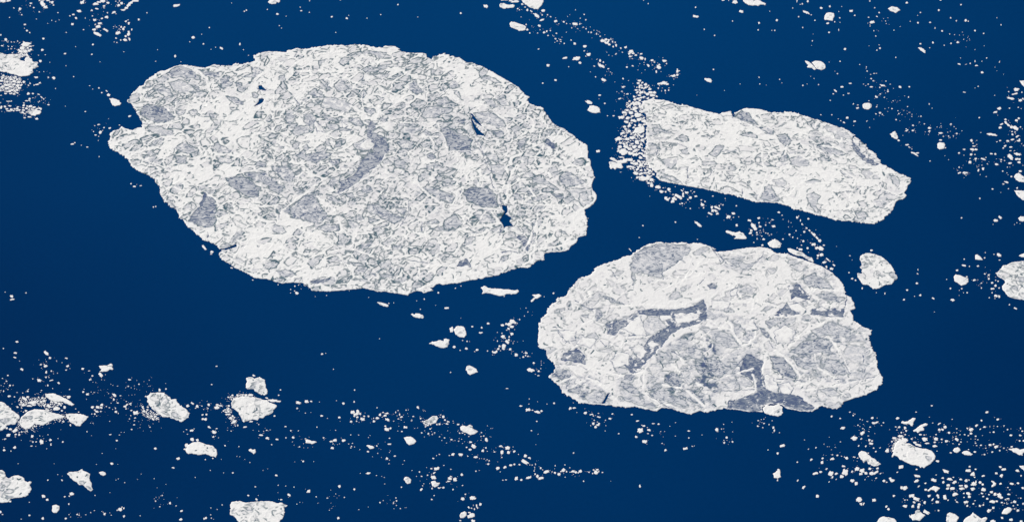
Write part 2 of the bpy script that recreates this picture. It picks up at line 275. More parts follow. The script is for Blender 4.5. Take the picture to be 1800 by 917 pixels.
RIDGE_A = (ridges(A2, "5 300,245 430,252 560,255 790,235; 5 300,235 380,180 500,140 640,120; 3 0,520 120,515 260,510; 3.5 870,560 1020,470 1146,400; 3 700,480 850,550 900,560; 3.5 790,340 790,480; 4 1000,320 1100,260; 3 470,580 500,650 600,700 760,700; 3 330,330 420,330 400,380 330,430")
 + ridges(A1, "4 540,215 640,250 700,300 720,380 620,440 500,490; 3 170,840 330,720 400,690 520,700; 4 700,480 800,540 900,565 980,500; 3 240,600 380,612 520,600; 3.5 1000,330 1060,270 1110,250; 3 660,520 740,340 820,270; 2.5 420,490 500,560; 3 300,850 420,900")
 + ridges(A3, "3 340,600 400,730 410,795; 3.5 600,580 700,690; 4 560,440 700,510 800,580 820,700; 3 440,270 600,265; 4 640,330 760,380 880,390; 3 0,600 100,600 330,600; 3 420,400 480,460; 3 0,830 150,790 300,880; 3 880,480 1000,520 1080,620; 3 220,690 340,690")
 + ridges(A4, "4 340,140 500,90 640,50 760,30; 4 870,400 900,310 1000,230 1080,180; 3.5 380,180 465,235 485,300 470,400 500,480; 4 500,200 600,240 760,280 870,270; 3.5 500,480 680,530 860,540 1050,600 1146,600; 3 950,450 1020,530; 3 650,560 700,470; 3 270,190 180,150; 4 500,590 700,720; 3 580,300 720,420")
 + ridges(A5, "4 0,270 90,190 160,140 250,80; 4 180,210 300,300 350,420 340,460; 4 840,120 920,190 1000,250 1090,270 1146,190; 4 0,400 150,470 300,520; 3 340,190 460,120 600,40; 4 0,590 200,600 400,560 620,640; 3.5 760,470 900,520 1146,500; 3 530,420 640,400; 3 560,700 600,760; 5 860,760 870,700 980,670 1146,690; 3 640,240 800,250; 4 800,860 1000,780 1146,760; 3 700,620 860,600; 3 820,400 1000,300 1146,290")
 + ridges(A6, "3.5 0,490 70,500 200,515 370,530; 3 60,500 100,400 180,340 290,290; 3.5 0,690 150,650 380,625; 2.5 225,630 280,540; 2.5 320,540 380,620; 5 420,480 450,300 480,240; 4 480,480 640,500 820,500; 5 630,560 620,760 600,900; 3 560,370 620,450; 4 200,60 260,140 400,120; 3.5 700,550 850,500; 4 800,180 900,250 990,330; 3 0,140 240,140; 4 640,800 840,760; 3 100,800 300,720 380,660; 4 540,800 620,640; 3 200,0 290,60 420,60"))
RIDGE_B = (ridges(B1, "4 290,330 480,340 700,360 870,400; 3.5 480,300 620,220; 3.5 330,180 440,260 520,310; 4 290,460 440,450 600,470 660,560; 4 340,560 420,640 560,745; 3.5 560,600 640,640 650,720 580,745; 3 700,730 740,650; 4 800,330 960,330 1080,400; 3.5 900,440 1060,460 1080,640; 4 1040,850 1080,740 1100,680; 5 970,240 1080,340 1146,380; 3 560,745 700,720 960,750")
 + ridges(B2, "4 0,700 60,600 100,560 180,470 200,350; 4 100,580 200,660 330,760; 3.5 300,400 420,460 560,480 700,580; 4 230,590 420,580 620,590 760,600; 3.5 400,350 520,420 640,450; 3 0,300 120,310; 4 440,330 560,345 620,400; 4 700,620 840,620 960,670; 3 400,500 560,530; 3 250,240 340,250 380,200; 4 520,760 700,740 780,760; 3 220,400 140,400; 3 930,700 820,770"))
RIDGE_C = (ridges(C1, "5 400,360 560,350 720,360 840,320; 5 480,430 560,500 560,510; 4 560,690 600,600 700,480 800,450; 4 300,660 460,700 560,680; 4 210,670 330,730 440,820; 4 560,690 560,780 620,820 760,860; 4 150,730 220,700; 3.5 190,760 270,720; 3.5 330,720 400,770; 4 700,640 760,700 850,750; 4 860,120 800,190 740,250; 4 320,370 320,420 260,450; 5 700,250 860,200; 4 650,740 760,760 860,850; 3 880,480 800,540; 4 720,580 760,640")
 + ridges(C2, "5 370,410 480,405 560,415 700,418; 5 160,340 280,335 390,360; 4 410,580 500,500 640,420; 4 560,275 700,285; 4 600,350 720,360 740,400; 3.5 370,570 450,640 490,700; 4 310,690 320,620; 4 260,690 280,770 180,810; 5 60,190 140,240 220,330; 3.5 560,590 580,660 680,720; 4 30,450 150,470 200,540; 4 430,270 560,350; 3.5 640,520 700,600 740,690; 4 320,90 500,130 600,180; 4 500,770 700,740 860,700; 3 130,700 260,660"))

PLATE_C = [px(C1,q) for q in ("455,462 500,430 540,402 560,440 575,500 520,498","712,395 800,388 842,402 790,432 722,440","568,540 600,526 632,540 600,560","492,562 540,545 580,580 542,612","432,575 488,592 482,640 420,655 400,620",
 "150,478 228,480 226,520 178,535","172,600 200,594 206,604 184,612","250,500 330,520 300,560 240,540","640,405 690,405 700,420 650,428")] + [px(C2,q) for q in ("428,342 470,336 520,372 500,400 450,372","305,700 335,690 388,742 380,782 325,765","388,742 430,726 455,762 432,790 398,778",
 "362,480 420,450 470,480 440,530 380,540","190,430 260,420 280,470 220,480","60,330 150,340 120,380 60,370","155,280 185,262 175,300 150,305","590,355 620,372 600,385 570,372")]
PLATE_A = [px(A2,q) for q in ("470,580 500,600 540,660 480,650","660,590 690,620 660,640","830,700 880,750 840,780 760,760")] + [px(A6,"430,655 480,640 540,690 500,700")]
PLATE_B = [px(B2,q) for q in ("130,445 175,438 205,452 170,470 135,465","645,280 690,300 690,335 650,310","680,335 730,340 740,375 700,385","750,390 800,390 812,412 770,420")] + [px(B1,"792,268 862,256 866,282 800,290")]
CRACK_A = (ridges(A3, ".8 596,715 625,780 690,860; 1 408,255 445,290; .9 505,200 530,208; .8 160,150 175,150")
 + ridges(A6, ".8 225,70 262,145 300,250 330,370 380,450 392,500; .8 455,575 520,595 610,640; .7 608,640 595,720 570,790; .9 385,640 378,700; 1 390,820 440,808 520,818; .8 440,700 490,720; .8 385,850 375,885; .9 450,180 440,200; .9 310,270 345,275")
 + ridges(A4, "1.4 378,180 368,240 330,300 268,375; .8 115,30 140,20 165,45; .8 400,455 408,510; .8 880,370 890,320; .9 1040,530 1110,515; .7 130,205 190,290; .8 340,880 350,890")
 + ridges(A2, "1 320,170 355,125; 1.1 268,240 300,228; 1 780,315 820,250 850,232; .8 590,92 605,98; .8 70,480 120,450; .7 335,430 370,480; .9 1000,175 1070,205; .8 800,370 798,460; .8 460,580 485,660")
 + ridges(A1, ".9 270,605 400,622; .9 755,222 785,232; .8 780,360 825,375; .8 400,320 410,350; .8 340,880 360,900; .8 440,870 470,850")
 + ridges(A5, ".8 800,240 795,330 740,410; .8 885,380 885,450; .7 1100,260 1146,180; .8 370,95 360,130; .8 540,430 650,400; .7 310,640 470,680 600,760; .7 855,690 860,750; .8 800,640 960,665; .7 430,705 560,730; .9 30,765 90,768"))
CRACK_B = (ridges(B2, ".9 640,290 660,335 700,385 740,418 800,465; .8 690,300 700,340; .8 735,360 730,405; .8 765,385 750,420; .8 790,440 835,440; .9 800,465 830,448; .7 700,400 760,400 800,420; .8 660,330 620,330; .8 600,300 640,310; .9 648,272 670,268; .7 480,185 440,215; .8 185,345 215,290; .7 90,90 115,150; .8 560,640 700,640; .8 860,650 950,665; .8 790,650 850,620; .8 450,375 540,440; .7 110,600 220,620")
 + ridges(B1, ".8 288,300 290,360 288,480; .8 330,355 460,400; 1 568,625 566,700; .8 935,770 935,815; .8 880,290 1000,340 1130,410; .7 560,720 562,745; .8 700,700 740,650; .7 350,480 372,510 360,545; .8 780,272 800,285; .7 500,465 570,500"))
CRACK_C = (ridges(C2, "1 660,712 780,716 860,700; .9 0,765 180,768 270,762; 1 380,710 460,715 520,722; .9 800,590 808,680; 1 310,690 320,760 380,785; .8 300,470 360,560; .8 470,240 560,330; .8 320,90 260,160; .8 60,70 110,150; .9 90,100 130,150 200,180; .8 440,350 520,330; .9 720,310 700,410; .8 500,560 620,500; .8 700,630 740,690; .8 20,610 60,700; .9 180,650 230,590")
 + ridges(C1, "1.3 355,830 390,780; 1.3 530,378 640,372 760,375 850,340; .9 470,350 400,318; 1 225,328 290,365 340,372; .9 860,215 830,250; 1 150,640 240,645 330,690; .9 540,790 560,800; .9 440,430 530,390; 1 700,465 560,640; .9 655,225 650,190 700,160 750,125; .8 500,195 510,270; .9 130,455 150,500 200,540; .9 165,590 240,560; .8 410,190 430,225; .8 700,575 750,610; .8 740,680 800,780; .8 580,790 700,860; .9 380,560 340,510; .9 200,710 180,760; .9 240,735 200,770; .8 880,640 830,700"))
VEIL_C = [(.26, px(C1,"560,640 700,520 800,470 917,560 917,860 760,870 600,850")), (.24, px(C2,"0,360 200,400 310,450 300,600 200,760 0,800")), (.26, px(C2,"400,590 520,500 660,420 830,480 860,700 700,740 480,700")),
 (.2, px(C2,"450,150 640,200 710,340 560,310")), (.28, px(C1,"110,640 330,700 420,830 250,830 110,700")), (.25, px(C1,"360,420 520,390 560,520 420,520")), (.22, px(C2,"60,90 260,120 240,190 120,170")), (.2, px(C2,"480,740 700,750 660,850 540,830")), (.15, px(C1,"420,680 560,720 600,860 430,830"))]
VEIL_A = [(.14, px(A4,"480,80 1000,0 1146,180 1146,380 900,330 700,240")), (.14, px(A5,"0,0 1100,0 1146,400 700,420 300,250 100,380")), (.13, px(A3,"0,480 800,380 900,600 850,800 300,900 0,880")), (.12, px(A6,"560,220 960,330 980,500 600,460")), (.15, px(A1,"260,470 420,240 660,300 640,400 480,560")), (.08, px(A1,"640,250 1000,330 980,480 700,400"))]
VEIL_B = [(.16, px(B2,"0,180 250,280 620,260 700,400 500,380 200,300")), (.10, px(B1,"280,300 500,380 560,500 300,540")), (.14, px(B2,"880,520 980,580 920,720 780,760 800,650"))]

LEAD_A = [(.80, [(652,213),(661,218),(656,231),(668,242),(680,250),(683,265),(674,277),(666,290),(650,301),(637,312),(618,328),(592,341),(603,323),(621,308),(630,298),(634,283),(645,273),(655,268),(657,256),(646,241),(644,230)])]
LEAD_C = [(.88, px(C1,"535,372 600,384 700,374 790,360 850,322 866,336 850,360 872,400 868,424 820,432 800,456 740,466 700,490 655,540 600,600 560,640 540,676 500,690 470,650 500,600 520,640 560,600 590,540 640,490 690,455 660,425 640,400 560,396")),
 (.84, px(C1,"370,445 420,425 480,428 520,395 535,404 500,440 450,462 420,500 385,492 395,462")), (.80, px(C1,"470,690 520,690 500,720 460,715")),
 (.86, px(C2,"352,405 400,380 420,345 455,362 490,392 430,404")), (.88, px(C2,"545,375 575,362 600,380 640,366 708,372 704,410 620,408 548,398")),
 (.88, px(C2,"432,262 470,245 500,270 540,318 520,330 470,312 450,330 438,290"))]
# medium floes: tile, outline, short name (used to place the fragments round it), label, how textured (0 plain .. 1 much)
MID = [
 (TB,"-60,-80 -60,-80","",None,0.28),
 (TA,"-70,470 0,468 60,480 120,480 178,480 196,498 172,515 180,535 215,540 228,512 240,500 280,520 290,545 325,545 340,590 318,598 290,610 290,635 250,670 180,675 120,655 50,640 0,635 -70,630","the blunt floe on the left edge","textured white floe cut by the upper left picture edge, with a small dark bite",1.00),
 (TA,"965,870 990,866 1050,885 1065,912 1052,928 1010,938 985,922 972,898","the little pointed floe","little smooth pointed floe lying off the left tip of the giant oval floe",0.28),
 (TB,"245,70 290,60 330,55 360,62 362,75 350,92 325,95 310,108 290,102 265,88","the upper left wedge floe","white wedge floe at the lower right end of the brash by the left edge",0.62),
 (TC,"970,-30 1175,-30 1178,20 1165,45 1130,85 1095,82 1060,70 1020,40 995,25","the bright floe on the top edge","bright floe cut by the top picture edge at the head of the brash trail",0.50),
 (TC,"790,45 800,32 830,30 850,42 880,45 905,42 920,50 915,70 880,72 850,72 840,82 815,78 795,65","the peanut floe under the top edge","peanut shaped floe just below the top edge, beside the brightest top floe",0.28),
 (TC,"875,215 895,195 925,197 955,208 1000,222 1025,240 1020,265 995,275 965,275 935,258 905,250 885,235","the upper slanting oval floe","slanting oval floe in open water right above the giant oval floe",0.50),
 (TD,"1130,10 1150,-20 1230,-30 1270,0 1330,38 1325,48 1290,42 1265,52 1240,52 1180,48 1150,28","the tapering floe at the top edge","white floe tapering to a point on its right, touching the top picture edge",0.50),
 (TD,"1672,535 1700,540 1728,560 1760,590 1775,612 1760,618 1735,600 1700,598 1690,590 1705,575 1685,555","the slim half of the split floe","slim slanting left half of the split floe above the kite shaped floe",0.28),
 (TD,"1738,550 1770,540 1810,540 1835,555 1855,580 1850,608 1825,622 1795,612 1775,600 1750,572","the round half of the split floe","rounded right half of the split floe above the kite shaped floe",0.62),
 (TE,"50,140 65,118 100,113 130,120 135,145 125,160 118,188 95,182 70,178 48,180 45,165","the blocky floe near the top right","blocky white floe near the top right with notched lower edge",0.50),
 (TE,"605,78 640,60 665,65 690,68 715,95 690,105 675,118 655,108 625,100","the lozenge floe near the top right","small lozenge floe with a ragged rim close below the top edge, right part",0.38),
 (TG,"380,10 400,-8 440,-8 462,5 460,32 435,50 400,45 385,30","the round floe above the kite shaped floe","small round floe in open water above the right end of the kite shaped floe",0.38),
 (TG,"625,265 650,245 668,240 680,265 692,300 690,314 665,305 640,290","the tooth floe off the kite shaped floe","tooth shaped floe pointing down, right of the kite shaped floe",0.38),
 (TG,"1040,350 1060,338 1100,342 1108,360 1100,392 1060,402 1038,385","the small squarish floe","small squarish floe standing alone between kite shaped floe and right edge",0.38),
 (TG,"1710,640 1730,615 1755,605 1775,622 1800,640 1830,660 1810,685 1760,684 1730,668","the upper right edge floe","upper of two white floes cut by the right edge below the brash",0.38),
 (TG,"1710,758 1740,762 1830,765 1860,800 1830,850 1790,845 1760,820 1735,795","the lower right edge floe","lower of two white floes cut by the right edge, pointing left",0.38),
 (TE,"1760,712 1810,712 1840,770 1800,765 1780,745","the topmost floe on the right edge","small dagger floe cut by the right edge, topmost of the brash there",0.28),
 (TH,"975,205 990,195 1030,205 1060,215 1100,205 1140,225 1165,265 1150,275 1100,272 1060,268 1080,250 1040,238 1000,222","the club floe above the lower floe","club shaped floe in the channel, thin at its left end",0.38),
 (TH,"1350,310 1375,285 1410,272 1440,285 1462,310 1458,345 1430,350 1395,350 1365,340","the plump floe above the lower floe","plump six sided floe touching the upper rim of the grey blotched floe",0.38),
 (TH,"1520,355 1545,350 1590,370 1650,385 1690,420 1740,435 1755,465 1745,478 1700,450 1660,425 1600,415 1555,395 1530,380","the ragged strip floe in the channel","ragged strip of ice hugging the upper right rim of the grey blotched floe",0.62),
 (TI,"357,440 370,415 410,398 460,393 490,405 550,425 600,470 640,515 660,560 680,590 680,622 655,640 635,672 590,670 555,690 510,708 475,703 440,680 385,670 355,630 338,600 335,570 375,575 380,540 362,520 375,495","the textured round floe","textured round floe right of the grey blotched floe, standing alone",1.00),
 (TI,"1548,572 1580,545 1605,525 1615,505 1650,500 1690,480 1740,468 1800,465 1900,470 1950,600 1920,780 1850,815 1790,805 1720,795 1660,775 1640,745 1610,710 1608,685 1640,650 1610,620 1570,600","the grooved floe at the right edge","large grooved floe cut by the right edge with a notch in its left side",1.00),
 (TI,"1183,600 1200,582 1240,590 1275,605 1310,615 1312,645 1290,670 1250,680 1225,660 1190,640","the pebble floe left of the grooved floe","bright pebble shaped floe left of the grooved floe on the right edge",0.28),
 (TI,"1370,412 1390,405 1420,430 1440,455 1400,455 1372,450","the tiny wedge floe above the pebble floe","tiny wedge floe above the bright pebble floe near the right edge",0.28),
 (TI,"1750,90 1770,70 1830,75 1840,115 1790,120 1765,110","the pale right edge floe","small pale floe cut by the right edge halfway down",0.28),
 (TI,"1755,420 1775,405 1800,395 1840,400 1830,435 1790,432","the chip floe above the grooved floe","small floe cut by the right edge just above the grooved floe",0.28),
 (TJ,"120,158 150,160 200,172 215,185 210,198 180,192 140,178","the sliver floe under the giant floe","thin sliver of ice below the bottom rim of the giant oval floe",0.28),
 (TJ,"408,262 425,252 440,265 455,252 490,255 515,268 528,283 520,295 480,293 440,285","the ragged chip floe under the giant floe","small ragged chip floe lower right of the thin sliver",0.28),
 (TJ,"1028,28 1060,8 1090,28 1120,38 1170,35 1220,40 1280,45 1320,52 1350,45 1368,62 1345,80 1300,85 1250,82 1230,95 1200,102 1150,95 1110,80 1070,78 1040,80 1045,60","the long bar floe","long white bar floe between the giant oval floe and the grey blotched floe",0.38),
 (TJ,"1480,92 1510,88 1540,85 1560,100 1530,120 1500,130 1485,150 1470,158 1462,140 1480,125 1500,112","the hooked floe right of the bar floe","small hooked floe right of the long bar floe",0.28),
 (TJ,"790,395 810,368 850,363 880,370 895,410 902,445 880,467 840,462 800,440","the egg floe","smooth egg shaped floe in mid water left of the grey blotched floe",0.28),
 (TJ,"572,518 600,500 640,495 670,487 700,495 698,478 720,472 750,485 745,520 735,545 700,560 660,550 620,535","the fish floe","fish shaped floe just below left of the smooth egg floe",0.38),
 (TJ,"900,720 920,710 955,722 985,740 1003,770 975,775 935,793 910,775 897,750","the lone arrowhead floe","lone arrowhead floe in mid water below the egg and fish floes",0.28),
 (TK,"870,470 905,468 920,465 945,465 968,450 985,450 993,465 985,485 1000,495 990,505 965,500 940,520 905,522 880,518 895,500 880,490","the crumbly butterfly floe","crumbly butterfly shaped floe alone above the lower left brash",0.62),
 (K3,"-60,270 0,262 30,275 55,300 85,325 100,335 108,347 95,370 85,385 60,390 40,395 30,410 0,425 -60,430","the mottled floe on the left edge","mottled floe cut by the left edge, first of the row lower left",1.00),
 (K3,"112,352 150,318 190,305 250,310 290,325 350,340 350,352 300,360 260,375 235,395 190,385 160,412 135,415 115,395 106,372","the humped floe","humped white floe, second from the left edge in the lower left row",0.75),
 (K3,"357,330 400,328 440,332 480,345 465,365 450,378 435,398 410,395 385,375 365,355","the cleaver floe","cleaver shaped floe at the right end of the lower left row",0.62),
 (K3,"245,222 290,222 330,235 370,255 405,280 390,288 340,265 290,262 265,250 250,238","the blade floe","narrow blade floe lying slantwise above the humped floe",0.38),
 (K4,"28,235 45,217 115,215 140,235 160,250 180,255 200,275 235,305 258,325 248,350 215,373 180,365 150,350 110,345 80,325 50,295 28,265","the slanting striped floe","slanting floe, snowy on its left and grey striped on its right, lower left",1.00),
 (K4,"235,520 250,500 275,485 310,482 345,495 385,505 400,520 410,550 400,567 375,560 345,545 310,555 270,545 240,545","the saddle floe","saddle shaped floe below the slanting striped floe",0.75),
 (TL,"-70,480 -10,465 20,463 45,485 50,520 75,535 110,515 160,508 200,525 235,565 275,568 262,595 278,630 260,670 225,700 150,705 95,715 75,745 20,752 -70,750","the fist floe at the left edge","rounded fist shaped floe with dark holes, cut by the bottom left edge",1.00),
 (TL,"585,492 605,480 650,478 690,470 705,455 728,452 725,468 760,480 795,498 785,525 790,560 808,580 808,610 818,635 800,650 770,632 745,605 725,590 695,595 680,575 650,560 620,530 612,508 590,505","the three cornered floe","three cornered floe with a tail pointing down right, lower left",0.75),
 (TL,"865,488 895,473 928,485 925,505 908,515 885,502","the small rounded chip floe","small rounded chip floe right beside the three cornered floe",0.28),
 (TL,"458,775 495,768 522,780 522,815 500,840 475,838 458,825","the squat floe near the bottom left","squat squarish floe under the three cornered floe, near the bottom edge",0.38),
 (TM,"362,222 385,212 420,212 440,225 465,215 485,212 505,225 528,240 525,260 535,290 550,325 550,350 530,372 500,368 470,350 440,335 430,318 400,320 360,308 362,285 372,250","the upper floe of the lower left pair","upper and smaller floe of the close pair in the lower left, torn rim",1.00),
 (TM,"235,440 260,400 300,388 360,385 430,388 480,400 530,410 580,435 625,450 630,480 600,510 585,535 550,550 515,575 480,570 465,590 440,585 400,590 345,605 325,575 300,535 275,505 240,480","the heart floe","heart shaped snowy floe, lower and larger of the close pair lower left",1.00),
 (TM,"385,850 405,843 425,852 445,848 450,868 430,890 420,875 395,865","the molar floe","tiny molar shaped floe right of the saddle shaped floe",0.28),
 (TM,"885,762 905,760 930,770 960,775 982,782 965,795 945,802 915,795 890,790","the boot floe","small boot shaped floe in the brash trail right of the heart floe",0.28),
 (TM,"1422,812 1450,810 1475,815 1490,830 1480,842 1455,845 1435,832","the lens floe","small lens shaped floe at the bottom of the middle brash field",0.28),
 (TM,"1750,745 1775,735 1810,735 1835,750 1860,775 1840,800 1800,810 1775,790 1762,765","the knuckle floe","knuckle shaped floe in the middle brash field, right of the lens floe",0.38),
 (TN,"1748,540 1765,523 1790,525 1815,550 1810,580 1785,585 1765,570","the little round floe below the knuckle floe","little round pocked floe below the knuckle shaped floe",0.50),
 (TN,"218,770 240,745 280,735 330,742 360,748 420,742 480,738 560,735 600,740 630,755 680,750 735,775 710,785 690,790 708,840 690,870 665,910 640,960 320,960 300,915 265,880 225,850 222,820 228,795","the pitted floe on the bottom edge","broad pitted floe with a grey ring pond, cut by the bottom edge",1.00),
 (TO,"125,255 160,235 180,215 205,200 240,205 245,230 235,265 205,272 170,265 145,268","the crumbling floe","small crumbling floe at the left of the middle brash field",0.88),
 (TO,"445,300 465,285 500,295 530,280 552,290 560,315 595,340 575,362 535,372 505,355 475,345 450,325","the bright lumpy floe","bright lumpy floe in the brash trail below left of the grey blotched floe",0.38),
 (TO,"190,780 225,772 240,790 270,790 250,815 225,830 200,815","the crescent floe","small crescent floe in the lower middle brash, largest of its clump",0.28),
 (TP,"690,820 720,785 760,768 785,790 780,835 740,860 700,862","the left twin floe at the bottom","left of two small twin floes near the bottom edge, middle",0.28),
 (TP,"805,830 840,800 870,795 900,815 890,845 850,862 810,865","the right twin floe at the bottom","right of two small twin floes near the bottom edge, middle",0.28),
 (TQ,"1458,575 1480,562 1488,543 1503,545 1512,570 1510,600 1490,612 1462,605","the pear floe","small pear shaped floe alone in dark water, lower right of centre",0.28),
 (TR,"975,700 1000,665 1035,653 1110,670 1180,735 1250,790 1325,855 1300,885 1260,900 1200,880 1140,850 1105,810 1062,838 1050,800 1000,750","the slanting plank floe","slanting plank shaped floe left of the big bright floe lower right",0.38),
 (TR,"1655,185 1680,172 1730,188 1770,182 1840,125 1880,130 1885,150 1860,190 1845,220 1840,260 1810,250 1790,230 1740,228 1700,225 1655,210","the wishbone floe","wishbone shaped floe above the big bright floe lower right",0.28),
 (R5,"770,300 790,260 830,235 860,265 890,265 930,285 970,300 1040,312 1080,330 1100,360 1100,390 1075,415 1040,440 1015,460 985,455 950,440 910,440 870,415 820,390 780,360 760,365 765,330","the big bright floe","big bright floe amid the lower right brash, faintly ribbed and cracked",0.56),
 (TT,"45,505 80,488 120,450 170,415 240,390 280,405 260,430 200,450 222,480 215,505 170,510 125,545 95,520 60,522","the clawed floe","small clawed floe right above the big bright floe",0.38),
 (TT,"678,820 700,785 755,770 785,790 800,820 770,845 740,862 700,850","the diamond floe","small diamond floe right of the big bright floe",0.28),
 (TT,"810,850 850,825 900,830 950,850 990,880 960,905 900,895 850,880 820,865","the ringed oval floe","small oval floe right of the diamond floe, slightly hollow",0.38),
 (TT,"1555,795 1600,790 1650,783 1700,790 1740,810 1790,795 1850,800 1850,850 1780,850 1780,900 1730,895 1690,870 1640,855 1610,825","the ragged floe low on the right edge","ragged floe cut by the right edge above the lower right corner brash",0.38),
 (TS,"1275,890 1310,840 1360,820 1430,822 1480,830 1550,850 1585,900 1580,960 1280,960","the domed floe on the bottom edge","domed floe cut by the bottom edge, leftmost of the lower right three",0.38),
 (TU,"270,400 310,365 370,330 430,340 465,365 440,400 405,435 380,400 330,395 290,415","the arched floe","small arched floe in the lower right brash",0.38),
 (TU,"85,730 120,700 150,705 170,745 245,800 200,830 150,885 90,870 40,870 0,810 20,775 70,770","the shield floe","jagged shield shaped floe just above the bottom edge, lower right",0.38),
 (TU,"1280,240 1320,255 1365,285 1350,320 1300,355 1275,345 1290,310 1320,295 1290,265","the boomerang floe","tiny boomerang floe near the lower right corner",0.28),
 (TU,"1450,770 1465,720 1490,690 1540,668 1590,675 1610,705 1580,745 1530,780","the smooth slanting oval floe","smooth slanting oval floe close to the lower right corner",0.28),
 (TU,"590,780 620,750 680,765 770,820 760,850 730,900 720,960 580,960 570,880","the book floe on the bottom edge","book shaped floe cut by the bottom edge, middle of the lower right three",0.50),
 (TU,"830,900 860,850 930,805 990,750 1020,765 1060,800 1130,850 1190,820 1215,835 1190,890 1170,950 830,950","the peaked floe on the bottom edge","peaked floe with a dark speck cut by the bottom edge, lower right",0.44),
 (TU,"1725,10 1800,10 1840,60 1830,110 1780,70 1740,40","the dagger floe at the right edge","narrow dagger floe cut by the right edge above the lower right corner",0.28),
 (C2,"308,855 325,838 365,842 385,832 405,850 408,880 385,895 350,888 318,880","the bright knob on the grey bay","bright lumpy floe frozen into the dark grey bay of the blotched floe's bottom rim",0.38),
 (TX,"553,18 575,4 590,-15 640,-25 665,-10 662,20 648,28 636,18 625,38 595,40 570,35","the split floe at the top edge","small smooth floe at the top edge above the giant floe, with a dark nick",0.28),
 (TY,"228,610 300,530 310,485 420,465 520,495 590,540 628,590 632,650 655,695 600,695 490,715 370,690 290,655","the shell floe between the two upper floes","shell shaped floe in the strait between the giant and kite shaped floes",0.28),
 (TZ,"582,510 680,515 760,540 830,540 860,625 830,650 740,640 705,665 670,640 620,655 590,610","the crab floe left of the rubble skirt","blocky crab shaped floe at the lower left of the rubble skirt",0.28),
 (TZ,"590,450 630,425 680,440 740,485 850,475 950,445 965,485 920,530 850,550 760,530 680,495","the arm floe left of the rubble skirt","curved arm shaped floe above the crab shaped floe by the rubble skirt",0.28),
 (TV,"235,445 250,415 290,405 320,415 315,450 285,460 250,455","the plate inside the rubble skirt","largest pale plate inside the rubble skirt of the kite shaped floe",0.28),
 (TV,"272,790 310,788 360,795 355,815 310,822 280,815","the foot floe below the rubble skirt","narrow foot shaped floe at the lower end of the rubble skirt",0.28),
 (TV,"690,1 690,1","",None,0.28),
]
MID = [m for m in MID if m[3]]

